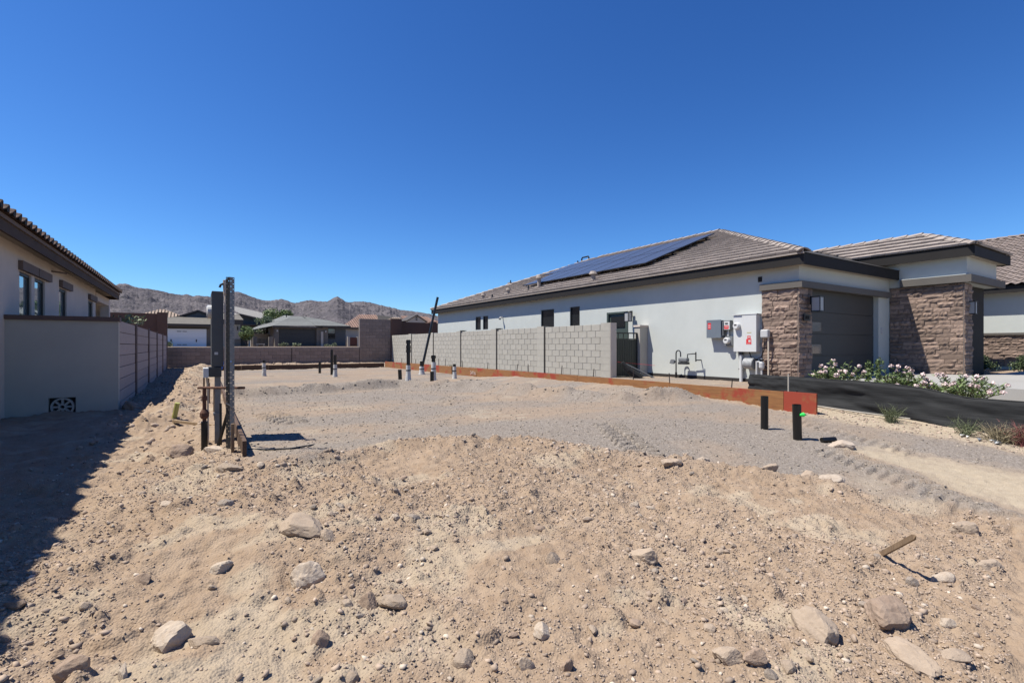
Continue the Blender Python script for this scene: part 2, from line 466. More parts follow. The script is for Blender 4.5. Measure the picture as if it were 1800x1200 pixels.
def masks(x, y):
    wx = x + .16 * fbm(x * 2.2, y * 2.2, 51, 4); wy = y + .16 * fbm(x * 2.2, y * 2.2, 61, 4)
    grey = 0
    for k_, (jx, jy) in enumerate(((0, 0), (.22, .08), (-.2, .14), (.06, -.24), (-.1, -.12), (.3, -.2), (-.3, .3))):
        f_ = .05 + .9 * vnoise(x * 7 + k_ * 3.3, y * 7, 71 + k_)
        grey = grey + in_poly(wx + jx * f_ * 1.5, wy + jy * f_ * 1.5, GREY) / 7.0
    grey = grey * grey * (3 - 2 * grey)
    grey = np.maximum(grey, sm(8.9, 9.3, x) * sm(6.6, 7.2, y) * (x < 12.4) * (y < 30))   # gravel beside the house
    sand = sm(0, .25, wx - 5.95 - .35 * (wy - 1.1)) * sm(5.0, 4.2, wy) * (wy > -2) * (1 - grey)
    sand = np.maximum(sand, .55 * sm(8.6, 8.9, wx) * (wx < 10) * sm(6, 5, wy))
    return grey, sand
def greytint(x, y, g):
    return g * np.clip(.50 + 1.1 * fbm(x * .5, y * .9, 131, 5, .6) + .12 + .28 * (seg_dist(x, y, BERM) < .5) + .35 * sm(5.2, 6.5, x) * sm(5, 3.5, y) + .2 * sm(7.5, 5.5, y), .34, 1)
def track(x, y, c, ang, length, width, pitch, seed):
    """chevron bar marks pressed by a machine's tread"""
    dx = x - c[0]; dy = y - c[1]; ca, sa = math.cos(ang), math.sin(ang)
    u = dx * ca + dy * sa; v = -dx * sa + dy * ca
    m = sm(length / 2, length / 2 * .75, np.abs(u)) * sm(width / 2, width / 2 * .85, np.abs(v)) * (np.abs(v) > .02)
    w = np.abs(((u + np.abs(v) * .35 + .5 * pitch * (v > 0)) / pitch) % 1 - .5) * 2
    return m * (sm(.43, .52, w) * .062 - .022) * (.7 + .6 * vnoise(x * 6, y * 6, seed))
def height(x, y):
    grey, sand = masks(x, y)
    near = sm(40, 16, np.hypot(x, y))
    loose = (1 - grey) * (1 - .75 * sand) * sm(10.5, 9.5, x)
    z = gbase(x, y)
    far = sm(31.0, 30.5, y)
    z = z + near * far * (.06 * fbm(x * .8, y * .8, 1, 3) * loose + .02 * fbm(x * .6, y * .6, 5, 3))
    z = z + near * far * loose * (.062 * fbm(x * 2.4, y * 2.4, 2, 4, .55) + .028 * fbm(x * 8, y * 8, 3, 5, .66))
    z = z + far * near * (1 - loose) * (.008 * fbm(x * 5, y * 5, 4, 4, .6) + .004 * fbm(x * 28, y * 28, 6, 2))
    rough = np.clip(.42 + 1.0 * vnoise(x * 1.1, y * 1.1, 77), 0, 1) * loose
    z = z + far * near * (rough * clods(x, y, .22, .42, .075, 11) + rough * clods(x, y, .10, .6, .035, 21))
    z = z + far * near * (.45 + .65 * rough) * (clods(x, y, .05, .8, .020, 31) + .8 * clods(x, y, .07, .7, .022, 33)) * (1 - .5 * sand)
    # rubble windrows
    for pts, h, w in ((BERM, .17, .42), ([(.6, 5.05), (1.7, 5.25), (2.8, 5.0), (3.6, 4.45), (4.2, 3.6), (4.7, 2.95), (5.25, 2.3)], .06, .26),
                      ([(-.5, 9), (-.3, 14), (-.2, 22), (.0, 27)], .14, .55), ([(.4, 26.8), (4, 27.6), (8, 27.2)], .10, .7)):
        d = seg_dist(x, y, pts)
        z = z + h * sm(w, 0, d) * (.65 + .9 * vnoise(x * 3.1, y * 3.1, 41))
        z = z + sm(w, .05, d) * clods(x, y, .13, .7, .04, 43) * .8
    # tread marks, wheel ruts
    z = z + track(x, y, (1.06, 8.2), R(100), 1.5, .44, .17, 3) + track(x, y, (4.55, 4.45), R(65), 1.7, .44, .15, 4)
    z = z + .6 * track(x, y, (4.2, 9.0), R(60), 1.6, .40, .18, 6) + .4 * track(x, y, (7.6, 3.2), R(68), 2.2, .46, .15, 8) + .55 * track(x, y, (6.08, 1.95), R(68), 2.6, .5, .14, 9)
    # smooth trodden patches
    return z, grey, sand, loose
def gz(X, Y):
    z, *_ = height(np.array([float(X)]), np.array([float(Y)])); return float(z[0])

# ------------------------------------------------------------------ the ground: one sheet to the horizon
def axis(segs, lo, hi):
    a = []
    for s0, s1, st in segs:
        a += list(np.arange(s0, s1 - 1e-6, st))
    a.append(segs[-1][1])
    st = segs[-1][2]; v = a[-1]
    while v < hi: st *= 1.35; v += st; a.append(v)
    st = segs[0][2]; v = a[0]; pre = []
    while v > lo: st *= 1.35; v -= st; pre.append(v)
    return np.array(pre[::-1] + a)
gx = axis([(-3.2, -1.2, .04), (-1.2, 5.4, .0145), (5.4, 9.6, .026), (9.6, 13, .09)], -6000, 6000)
gy = axis([(-1.2, .7, .06), (.7, 4.6, .0135), (4.6, 8.2, .022), (8.2, 14, .05), (14, 30.6, .13), (30.6, 31.2, .12)], -6000, 7000)
GX, GY = np.meshgrid(gx, gy)
zz, gg, ss, ll = height(GX.ravel(), GY.ravel())
pale = np.clip(sm(.60, .74, vnoise(GX.ravel() * 1.25, GY.ravel() * 2.1, 91) * .6 + .4 * vnoise(GX.ravel() * 4, GY.ravel() * 6, 92)), 0, 1)
rr = np.hypot(GX.ravel(), GY.ravel())
nx, ny = len(gx), len(gy)
idx = np.arange(nx * ny).reshape(ny, nx)
quads = np.stack([idx[:-1, :-1], idx[:-1, 1:], idx[1:, 1:], idx[1:, :-1]], -1).reshape(-1, 4)
def big_mesh(name, co, faces):
    k = faces.shape[1]
    me = bpy.data.meshes.new(name)
    me.vertices.add(len(co)); me.vertices.foreach_set('co', np.asarray(co, np.float32).ravel())
    me.loops.add(faces.size); me.loops.foreach_set('vertex_index', faces.astype(np.int32).ravel())
    me.polygons.add(len(faces)); me.polygons.foreach_set('loop_start', np.arange(0, faces.size, k, dtype=np.int32))
    try: me.polygons.foreach_set('loop_total', np.full(len(faces), k, np.int32))
    except Exception: pass
    me.update(calc_edges=True); me.validate()
    return me
gme = big_mesh('ground', np.stack([GX.ravel(), GY.ravel(), zz], -1), quads)
for nm, arr in (('grey', greytint(GX.ravel(), GY.ravel(), gg)), ('sand', ss), ('pale', pale * (rr < 30))):
    a = gme.attributes.new(nm, 'FLOAT', 'POINT'); a.data.foreach_set('value', arr.astype(np.float32))
tag(link_mesh('ground', gme, M['ground'], smooth=True), kind='structure')

# ------------------------------------------------------------------ mountains
F_, TH_ = 866., R(32.65)
def ridge_profile(pts):
    """(azimuth, tangent of elevation) of a skyline surveyed from the lot"""
    az = []; te = []
    for px, py in pts:
        u = (px - 900) / F_; az.append(TH_ + math.atan(u)); te.append((608 - py) / F_ * math.cos(math.atan(u)))
    return np.array(az), np.array(te)
def mountain(name, pts, r0, r1, seed, azlo, azhi, dlo, dhi, rough, nt=70, step=.055):
    a, e = ridge_profile(pts)
    a = np.concatenate([[R(azlo)], a, [R(azhi)]]); e = np.concatenate([[dlo], e, [dhi]])
    az = np.concatenate([np.arange(R(azlo), R(-14), R(.8)), np.arange(R(-14), R(min(27, azhi)), R(step)), np.arange(R(27), R(azhi), R(.8))]) if azhi > 27 else np.arange(R(azlo), R(azhi), R(step))
    t = np.linspace(0, 1.25, nt)
    A, T = np.meshgrid(az, t)
    E = np.interp(A, a, e)
    E = E + .0012 * fbm(A * 260, A * 0, seed + 5, 4) + (np.abs(A - .1) > .48) * .01 * fbm(A * 9, A * 0, seed + 8, 4)
    rad = r0 + (r1 - r0) * T
    X = rad * np.sin(A); Y = rad * np.cos(A)
    up = np.where(T <= 1, np.clip(T, 0, 1) ** 1.15, 1 - (T - 1) * 1.6)
    env = np.clip(T, 0, 1) * (1 - np.clip(T, 0, 1) ** 6)
    n1 = 1 - np.abs(fbm(X / 190, Y / 190, seed, 6, .55)); n2 = fbm(X / 45, Y / 45, seed + 3, 5, .65)
    Z = EYE + E * r1 * up * (1 - env * .55 * (1 - n1)) + env * rough * n2
    Z = np.where(T == 0, -3, Z)
    ni, nj = A.shape
    id_ = np.arange(ni * nj).reshape(ni, nj)
    q = np.stack([id_[:-1, :-1], id_[:-1, 1:], id_[1:, 1:], id_[1:, :-1]], -1).reshape(-1, 4)
    me = big_mesh(name, np.stack([X.ravel(), Y.ravel(), Z.ravel()], -1), q)
    return tag(link_mesh(name, me, M['mountain']), kind='structure')
RIDGE = [(150, 512), (180, 506), (200, 501), (212, 498), (225, 499), (232, 502), (243, 506), (258, 507), (280, 511), (300, 515), (318, 518), (328, 516), (338, 520), (350, 519), (370, 521),
         (395, 516), (412, 512), (420, 512), (432, 517), (440, 520.6), (450, 524), (461, 527), (474, 528), (486, 526), (495, 525), (507, 529), (519, 533), (530, 530), (540, 527), (557, 529), (572, 530),
         (590, 530), (608, 530.5), (638, 529), (651, 531), (676, 537.6), (704, 544), (742, 549), (768, 554.6), (800, 552), (860, 548)]
HILL = [(455, 585), (490, 570), (520, 552), (545, 541), (560, 536), (572, 531), (583, 525), (588, 522), (592, 520.7), (596, 522), (601, 525), (608, 530), (622, 537), (640, 545), (665, 556), (700, 570), (740, 585)]
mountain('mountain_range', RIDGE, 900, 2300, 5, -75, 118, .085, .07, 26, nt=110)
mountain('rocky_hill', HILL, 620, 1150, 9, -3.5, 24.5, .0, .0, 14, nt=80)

# ------------------------------------------------------------------ roofs
def clip_poly(poly, clip):
    """Sutherland-Hodgman in 2D, clip convex counter-clockwise"""
    out = poly
    for i in range(len(clip)):
        ax, ay = clip[i]; bx, by = clip[(i + 1) % len(clip)]
        inp = out; out = []
        if not inp: return []
        side = lambda p: (bx - ax) * (p[1] - ay) - (by - ay) * (p[0] - ax)
        for k in range(len(inp)):
            p, q = inp[k], inp[(k + 1) % len(inp)]
            sp, sq = side(p), side(q)
            if sp >= 0: out.append(p)
            if (sp >= 0) != (sq >= 0):
                t = sp / (sp - sq); out.append((p[0] + (q[0] - p[0]) * t, p[1] + (q[1] - p[1]) * t))
    return out
def area(p): return abs(sum(p[i][0] * p[i - 1][1] - p[i - 1][0] * p[i][1] for i in range(len(p)))) / 2
def flat_tiles(parent, origin, udir, vdir, poly, m, w=.33, ex=.40, keep=200, name='roof_tile', lift=(.092, .032)):
    o = Vector(origin); u = Vector(udir).normalized(); v = Vector(vdir).normalized(); n = u.cross(v).normalized()
    if n.z < 0: n = -n
    if area(poly) and sum((poly[i][0] - poly[i - 1][0]) * (poly[i][1] + poly[i - 1][1]) for i in range(len(poly))) > 0: poly = poly[::-1]
    umin = min(p[0] for p in poly); umax = max(p[0] for p in poly); vmax = max(p[1] for p in poly)
    pieces = []
    for r in range(int(vmax / ex) + 1):
        u0 = umin - (w / 2 if r % 2 else 0)
        for c in range(int((umax - u0) / w) + 1):
            a = u0 + c * w; b = r * ex - .03
            cp = clip_poly([(a + .004, b), (a + w - .004, b), (a + w - .004, b + ex + .02), (a + .004, b + ex + .02)], poly)
            if len(cp) < 3 or area(cp) < .004: continue
            jig = rnd.uniform(-.004, .004)
            top = []
            for (x, y) in cp:
                k = (y - b) / (ex + .02); top.append(o + u * x + v * y + n * (lift[0] + (lift[1] - lift[0]) * k + jig))
            bot = [p - n * .058 for p in top]
            pieces.append((sum((p - Vector((0, 0, EYE))).length for p in top) / len(top), top, bot))
    pieces.sort(key=lambda p: p[0])
    rest = MB()
    for i, (d, top, bot) in enumerate(pieces):
        k = len(top)
        fs = [tuple(range(k)), tuple(range(2 * k - 1, k - 1, -1))] + [(j, k + j, k + (j + 1) % k, (j + 1) % k) for j in range(k)]
        if i < keep: obj(name, MB().add(top + bot, fs), m, parent)
        else: rest.add(top + bot, fs)
    if rest.v: tag(obj('roof_tile_rows', rest, m, parent), kind='stuff')
def cap_mesh(name, length=.44, half=.15, drop=.075, m=None):
    mb = MB()
    pr = [(-half, -drop), (-half * .45, -drop * .25), (0, 0), (half * .45, -drop * .25), (half, -drop)]
    v = []
    for x, l in ((0, .035), (length, .0)):
        for (y, z) in pr: v.append((x, y, z + l))
        for (y, z) in pr: v.append((x, y * .9, z + l - .03))
    f = []
    for k in range(4):
        f.append((k, k + 1, 10 + k + 1, 10 + k)); f.append((5 + k + 1, 5 + k, 15 + k, 15 + k + 1)); f.append((k + 1, k, 5 + k, 5 + k + 1)); f.append((10 + k, 10 + k + 1, 15 + k + 1, 15 + k))
    f += [(0, 10, 15, 5), (4, 9, 19, 14)]
    mb.add(v, f); me = mb.mesh(name); me.materials.append(m); return me
def cap_line(parent, me, a, b, step=.37, up=.075):
    a = Vector(a); b = Vector(b); d = (b - a); L = d.length; d.normalize()
    s = Vector((0, 0, 1)).cross(d).normalized(); n = d.cross(s).normalized()
    if n.z < 0: n = -n; s = -s
    mt = Matrix((d, s, n)).transposed()
    for k in range(max(1, int(L / step))):
        inst('ridge_cap', me, parent, a + d * (k * step) + n * (up + rnd.uniform(-.004, .004)), mt)
def stile_mesh(name, m, w=.30, length=.43, amp=.045):
    mb = MB(); n = 9; v = []
    for yy, l in ((0, .05), (length, .012)):
        for off in (0, -.02):
            for k in range(n):
                t = k / (n - 1); z = amp * (math.sin(t * 2 * math.pi) if t < .62 else math.sin(.62 * 2 * math.pi) + (t - .62) * 2.0)
                v.append((t * w * 1.02, yy, z + l + off))
    f = []
    for k in range(n - 1):
        f.append((k, k + 1, 2 * n + k + 1, 2 * n + k)); f.append((k + 1, k, n + k, n + k + 1))
        f.append((2 * n + k, 2 * n + k + 1, 3 * n + k + 1, 3 * n + k)); f.append((n + k + 1, n + k, 3 * n + k, 3 * n + k + 1))
    f += [(0, 2 * n, 3 * n, n), (n - 1, 2 * n - 1, 4 * n - 1, 3 * n - 1)]
    mb.add(v, f); me = mb.mesh(name); me.materials.append(m); return mb, me
def stile_field(parent, mb, me, m, origin, udir, vdir, cols, rows, keep, w=.30, ex=.37, name='roof_tile'):
    o = Vector(origin); u = Vector(udir).normalized(); v = Vector(vdir).normalized(); n = u.cross(v).normalized()
    mt = Matrix((u, v, n)).transposed()
    cells = []
    for r in range(rows):
        for c in range(cols):
            p = o + u * (c * w) + v * (r * ex) + n * rnd.uniform(-.004, .004); cells.append(((p - Vector((0, 0, EYE))).length, p))
    cells.sort(key=lambda q: q[0])
    rest = MB()
    for i, (d, p) in enumerate(cells):
        if i < keep: inst(name, me, parent, p, mt)
        else: rest.add([p + mt @ Vector(q) for q in mb.v], mb.f)
    if rest.v: tag(obj('roof_tile_rows', rest, m, parent), kind='stuff')
def wall_with_holes(mb, o, u, n, us, z0, z1, holes, depth=.09):
    """front face of a wall with real openings; holes: (u0,u1,z0,z1); reveals go back along -n"""
    o = Vector(o); u = Vector(u); n = Vector(n)
    U = sorted(set([us[0], us[1]] + [h[0] for h in holes] + [h[1] for h in holes]))
    Z = sorted(set([z0, z1] + [h[2] for h in holes] + [h[3] for h in holes]))
    P = lambda a, z, d=0: o + u * a + Vector((0, 0, z)) - n * d
    for i in range(len(U) - 1):
        for j in range(len(Z) - 1):
            cu = (U[i] + U[i + 1]) / 2; cz = (Z[j] + Z[j + 1]) / 2
            if any(h[0] < cu < h[1] and h[2] < cz < h[3] for h in holes): continue
            mb.quad(P(U[i], Z[j]), P(U[i + 1], Z[j]), P(U[i + 1], Z[j + 1]), P(U[i], Z[j + 1]))
    for (a, b, c, d) in holes:
        mb.quad(P(a, c), P(a, d), P(a, d, depth), P(a, c, depth)); mb.quad(P(b, c), P(b, d), P(b, d, depth), P(b, c, depth))
        mb.quad(P(a, c), P(b, c), P(b, c, depth), P(a, c, depth)); mb.quad(P(a, d), P(b, d), P(b, d, depth), P(a, d, depth))
    return mb
def window(parent, axis_, c, a0, a1, z0, z1, d, m_frame='frame_dark', m_glass='glass_dark', fw=.045, mull=None):
    """frame ring + pane set back in an opening. axis_ 'x': plane x=c facing d (sign)"""
    def bx(mb, p0, p1, q0, q1, t0, t1):
        if axis_ == 'x': mb.box(min(c - d * t0, c - d * t1), max(c - d * t0, c - d * t1), p0, p1, q0, q1)
        else: mb.box(p0, p1, min(c - d * t0, c - d * t1), max(c - d * t0, c - d * t1), q0, q1)
    w = obj('window', (lambda mb: (bx(mb, a0, a0 + fw, z0, z1, .03, .085), bx(mb, a1 - fw, a1, z0, z1, .03, .085), bx(mb, a0 + fw, a1 - fw, z0, z0 + fw, .03, .085), bx(mb, a0 + fw, a1 - fw, z1 - fw, z1, .03, .085),
             [bx(mb, (a0 + a1) / 2 - .02, (a0 + a1) / 2 + .02, z0 + fw, z1 - fw, .035, .08) for _ in range(1 if mull == 'v' else 0)], [bx(mb, a0 + fw, a1 - fw, (z0 + z1) / 2 - .02, (z0 + z1) / 2 + .02, .035, .08) for _ in range(1 if mull == 'h' else 0)], mb)[-1])(MB()), M[m_frame], parent)
    g = MB(); bx(g, a0 + fw, a1 - fw, z0 + fw, z1 - fw, .06, .075)
    obj('pane', g, M[m_glass], w)
    return w
# ledge stone veneer: courses of split stones, each proud by its own amount
stone_bank = []
for k in range(14):
    mb = MB(); rs = random.Random(100 + k); nx_, nz_ = 5, 2
    v = []
    for j in range(nz_ + 1):
        for i in range(nx_ + 1):
            e = i in (0, nx_) or j in (0, nz_)
            v.append((i / nx_, -(.55 if e else 1.0) * rs.uniform(.45, 1.0), j / nz_))
    nb = len(v)
    v += [(0, 0, 0), (1, 0, 0), (1, 0, 1), (0, 0, 1)]
    f = [(j * 6 + i, j * 6 + i + 1, (j + 1) * 6 + i + 1, (j + 1) * 6 + i) for j in range(nz_) for i in range(nx_)]
    f += [tuple(range(nx_, -1, -1)) + (nb, nb + 1), tuple(2 * 6 + i for i in range(6)) + (nb + 2, nb + 3), (0, 6, 12, nb + 3, nb), (5, nb + 1, nb + 2, 17, 11)]
    mb.add(v, f); me = mb.mesh('stone'); me.materials.append(M['stone']); stone_bank.append(me)
def stone_wall(parent, o, u, n, length, z0, z1, keep=300, course=(.075, .14), lens=(.16, .46), depth=.055):
    """u along the wall, n outward"""
    o = Vector(o); u = Vector(u); n = Vector(n)
    mt0 = Matrix((u, -n, Vector((0, 0, 1)))).transposed()
    z = z0; cnt = 0; rest = MB()
    while z < z1 - .03:
        h = min(rnd.uniform(*course), z1 - z)
        if z1 - z - h < .05: h = z1 - z
        a = 0.
        while a < length - 1e-4:
            l = rnd.uniform(*lens)
            if length - a - l < .12: l = length - a
            sc = Matrix.Diagonal((l - .006, depth * rnd.uniform(.35, 1.5), h - .006))
            p = o + u * (a + .003) + Vector((0, 0, z + .003)) + n * .012
            if cnt < keep: inst('stone', rnd.choice(stone_bank), parent, p, mt0 @ sc)
            cnt += 1; a += l
        z += h
    bk = MB(); bk.prism([o + Vector((0, 0, z0)), o + u * length + Vector((0, 0, z0)), o + u * length + Vector((0, 0, z1)), o + Vector((0, 0, z1))], n * .012)
    obj('mortar_bed', bk, M['mortar_dark'], parent)
def lantern(parent_label, loc, d, u, name='wall_lantern', s=1.0, label='', group=None):
    """box lantern on an arm; d outward from wall, u along it"""
    d = Vector(d); u = Vector(u); p = Vector(loc)
    t = thing(name, label, 'lamp', p, group)
    def bxv(mb, c, su, sd, sz):
        c = Vector(c); mb.prism([c + u * a * su / 2 + d * b * sd / 2 - Vector((0, 0, sz / 2)) for a, b in ((-1, -1), (1, -1), (1, 1), (-1, 1))], (0, 0, sz)); return mb
    obj('backplate', bxv(MB(), p + d * .012 + Vector((0, 0, .10)), .11 * s, .024, .20), M['iron'], t)
    obj('arm', bxv(MB(), p + d * .075 + Vector((0, 0, .16)), .03, .12, .025), M['iron'], t)
    c = p + d * .15; hw = .085 * s; hh = .14 * s
    fr = MB()
    bxv(fr, c + Vector((0, 0, hh + .012)), 2 * hw + .02, 2 * hw + .02, .024); bxv(fr, c - Vector((0, 0, hh + .008)), 2 * hw + .01, 2 * hw + .01, .016)
    for a in (-1, 1):
        for b in (-1, 1): bxv(fr, c + u * a * hw + d * b * hw, .016, .016, 2 * hh)
    obj('frame', fr, M['iron'], t)
    obj('glass', bxv(MB(), c, 2 * hw - .012, 2 * hw - .012, 2 * hh - .004), M['glass_lamp'], t)
    return t

# ------------------------------------------------------------------ the house on the right
TILES_CAP = cap_mesh('ridge_cap', m=M['rooftile'])
H = thing('house', 'white stucco house with stone piers, flat tiled hip roof and solar panels', 'house', (12.1, 6.2, .1))
EX, EY0, EY1, EZ = 11.80, 5.93, 27.4, 3.27
SLOPE = .39
wins = [(21.07, 21.58, 1.92, 2.59), (21.81, 22.36, 1.92, 2.59), (15.75, 16.64, 1.35, 2.59), (14.18, 14.75, 1.35, 2.59)]
doorh = (11.72, 12.72, .40, 2.26)
wl = MB()
wall_with_holes(wl, (12.1, 0, 0), (0, 1, 0), (-1, 0, 0), (6.2, 27.05), -.1, 3.08, wins + [doorh])
garage = (12.66, 16.4, .30, 2.52)
wall_with_holes(wl, (0, 6.2, 0), (1, 0, 0), (0, -1, 0), (12.1, 17.15), -.1, 3.08, [garage], depth=.22)
wl.quad((12.1, 27.05, -.1), (25.4, 27.05, -.1), (25.4, 27.05, 3.08), (12.1, 27.05, 3.08))
wl.quad((25.4, 6.2, -.1), (25.4, 27.05, -.1), (25.4, 27.05, 3.08), (25.4, 6.2, 3.08))
wl.quad((19.5, 6.2, -.1), (25.4, 6.2, -.1), (25.4, 6.2, 3.08), (19.5, 6.2, 3.08))
# entry block
wl.box(17.15, 19.5, 4.74, 7.2, 0, 2.78)
wl.box(17.12, 19.62, 4.47, 7.2, 2.785, 3.5)
obj('wall', wl, M['stucco'], H)
for a0, a1, z0, z1 in wins: window(H, 'x', 12.1, a0, a1, z0, z1, -1, fw=.04)
# side door in a green-grey frame
dr = obj('door', MB().box(12.14, 12.18, 11.80, 12.64, .40, 2.20), M['door_green'], H)
fr = MB(); fr.box(12.085, 12.16, 11.72, 11.80, .4, 2.26); fr.box(12.085, 12.16, 12.64, 12.72, .4, 2.26); fr.box(12.085, 12.16, 11.80, 12.64, 2.20, 2.26)
obj('door_frame', fr, M['door_green'], dr)
obj('pane', MB().box(12.125, 12.139, 11.90, 12.55, 1.72, 2.10), M['glass_dark'], dr)
# base weep strip
obj('base_strip', MB().box(12.085, 12.099, 7.14, 27.0, .12, .25), M['dark_strip'], H)
# trims
tr = MB(); tr.box(12.0, 12.099, 6.2, 7.12, 2.49, 2.645); tr.box(12.0, 16.95, 6.08, 6.1985, 2.49, 2.645)
obj('trim_band', tr, M['trim'], H)
tr = MB(); tr.box(17.0, 17.118, 4.469, 5.9, 2.785, 2.98); tr.box(17.0, 19.95, 4.35, 4.468, 2.785, 2.98)
obj('trim_band', tr, M['trim'], H)
obj('lit_trim_strip', MB().box(17.03, 17.118, 4.47, 5.9, 2.981, 3.0), M['stucco'], H)  # white strip added along the trim: its sunlit top edge put into colour
# roof solids under the tiles
def hip_solid(x0, x1, y0, y1, z, slope, d, th=.0):
    mb = MB(); a = Vector((x0 + d, y0 + d, z + slope * d)); b = Vector((x0 + d, y1 - d, z + slope * d))
    if x1 - x0 > 2 * d + .01: pass
    mb.add([(x0, y0, z), (x1, y0, z), (x1, y1, z), (x0, y1, z), a, b], [(0, 4, 5, 3), (0, 1, 4), (1, 2, 5, 4), (2, 3, 5), (0, 3, 2, 1)])
    return mb
D = 6.94
rf = hip_solid(EX, EX + 2 * D, EY0, EY1, EZ, SLOPE, D)
roof = obj('roof', rf, M['underlay'], H)
flat_tiles(H, (EX, EY0, EZ), (0, 1, 0), (1, 0, SLOPE), [(0, 0), (EY1 - EY0, 0), (EY1 - EY0 - D, D * math.hypot(1, SLOPE)), (D, D * math.hypot(1, SLOPE))], M['rooftile'], ex=.415, keep=150)
flat_tiles(H, (EX, EY0, EZ), (1, 0, 0), (0, 1, SLOPE), [(0, 0), (6.0, 0), (6.9, D * 1.0734), (D, D * 1.0734)], M['rooftile'], ex=.415, keep=0)
apexA = (EX + D, EY0 + D, EZ + SLOPE * D); apexB = (EX + D, EY1 - D, EZ + SLOPE * D)
cap_line(H, TILES_CAP, (EX, EY0, EZ), apexA)
cap_line(H, TILES_CAP, apexA, apexB)
cap_line(H, TILES_CAP, (EX, EY1, EZ), apexB)
fa = MB()
fa.box(EX + .02, EX + .06, EY0 + .06, EY1 - .02, EZ - .27, EZ - .005)
fa.box(EX + .02, 17.1, EY0 + .02, EY0 + .06, EZ - .27, EZ - .005)
fa.box(EX + .02, EX + .10, EY0 + .1, EY1 - .02, EZ - .13, EZ - .006) if False else None
obj('fascia', fa, M['fascia'], H)
so = MB(); so.box(EX + .06, 12.1, EY0 + .06, EY1 - .03, EZ - .25, EZ - .235); so.box(12.1, 17.1, EY0 + .06, 6.2, EZ - .25, EZ - .235)
obj('soffit', so, M['soffit'], H)
obj('drip_edge', MB().box(EX - .02, EX + .019, EY0, EY1, EZ - .03, EZ + .012), M['rooftile'], H)
# entry roof
X0, Y0, ZE, D2 = 16.85, 4.23, 3.70, 1.58
mb = MB(); rz = ZE + .45 * D2; x1 = X0 + 2 * D2
mb.add([(X0, Y0, ZE), (x1, Y0, ZE), (x1, 7.05, ZE), (X0 + D2, 8.85, rz), (X0, 7.05, ZE), (X0 + D2, Y0 + D2, rz)], [(0, 5, 3, 4), (0, 1, 5), (1, 2, 3, 5), (0, 4, 2, 1)])
obj('entry_roof', mb, M['underlay'], H)
h2 = math.hypot(1, .45)
flat_tiles(H, (X0, Y0, ZE), (0, 1, 0), (1, 0, .45), [(0, 0), (2.82, 0), (4.62, D2 * h2), (D2, D2 * h2)], M['rooftile'], ex=.36, keep=80)
flat_tiles(H, (X0, Y0, ZE), (1, 0, 0), (0, 1, .45), [(0, 0), (2 * D2, 0), (D2, D2 * h2)], M['rooftile'], ex=.36, keep=0)
cap_line(H, TILES_CAP, (X0, Y0, ZE), (X0 + D2, Y0 + D2, rz), .38)
cap_line(H, TILES_CAP, (X0 + D2, Y0 + D2, rz), (X0 + D2, 8.85, rz), .38)
fa = MB(); fa.box(X0 + .02, X0 + .06, Y0 + .06, 7.3, ZE - .26, ZE - .004); fa.box(X0 + .02, x1 - .02, Y0 + .02, Y0 + .06, ZE - .26, ZE - .004); fa.box(x1 - .06, x1 - .02, Y0 + .06, 7.3, ZE - .26, ZE - .004)
obj('fascia', fa, M['fascia'], H)
obj('soffit', MB().box(X0 + .061, x1 - .061, Y0 + .061, 7.2, ZE - .235, ZE - .215), M['soffit'], H)
# stone veneer
stone_wall(H, (12.10, 7.10, 0), (0, -1, 0), (-1, 0, 0), .90, .02, 2.49, keep=120)
stone_wall(H, (12.04, 6.2, 0), (1, 0, 0), (0, -1, 0), .60, .02, 2.49, keep=90)
stone_wall(H, (17.15, 6.19, 0), (0, -1, 0), (-1, 0, 0), 1.66, .30, 2.78, keep=190)
stone_wall(H, (17.10, 4.535, 0), (1, 0, 0), (0, -1, 0), .60, .30, 2.76, keep=70)
obj('pier', MB().box(17.151, 17.70, 4.536, 4.739, .1, 2.78), M['mortar_dark'], H)
obj('stone_base', MB().box(17.02, 17.14, 4.38, 6.19, .08, .298), M['concrete'], H)
# garage door: sections with three panes in the left column
gd = obj('garage_door', MB().box(12.66, 16.4, 6.345, 6.40, .30, 2.52), M['garage'], H)
for k in range(4):
    z0 = .305 + k * .552
    obj('door_section', MB().box(12.665, 16.395, 6.322, 6.344, z0, z0 + .54), M['garage'], gd)
for z0 in (.90, 1.46, 2.02):
    obj('window', MB().box(12.80, 13.42, 6.312, 6.3215, z0 - .02, z0 + .27), M['frame_dark'], gd)
    obj('pane', MB().box(12.84, 13.38, 6.306, 6.3115, z0 + .01, z0 + .24), M['glass_pale'], gd)
obj('entry_panel', MB().box(17.70, 19.52, 4.72, 4.7385, .2, 2.78), M['fascia'], H)
# entry window of stacked panes
for z0, z1 in ((1.02, 1.40), (1.42, 1.80), (1.82, 2.2), (2.22, 2.52)):
    w = obj('window', MB().box(17.86, 18.32, 4.685, 4.719, z0, z1), M['frame_dark'], H)
    obj('pane', MB().box(17.89, 18.29, 4.678, 4.6845, z0 + .025, z1 - .025), M['glass_dark'], w)
obj('eave_vent', MB().box(12.085, 12.0995, 7.11, 7.21, 2.73, 2.86), M['fascia'], H)
obj('jamb_switch', MB().box(16.55, 16.63, 6.18, 6.199, 1.45, 1.62), M['plastic_white'], H)
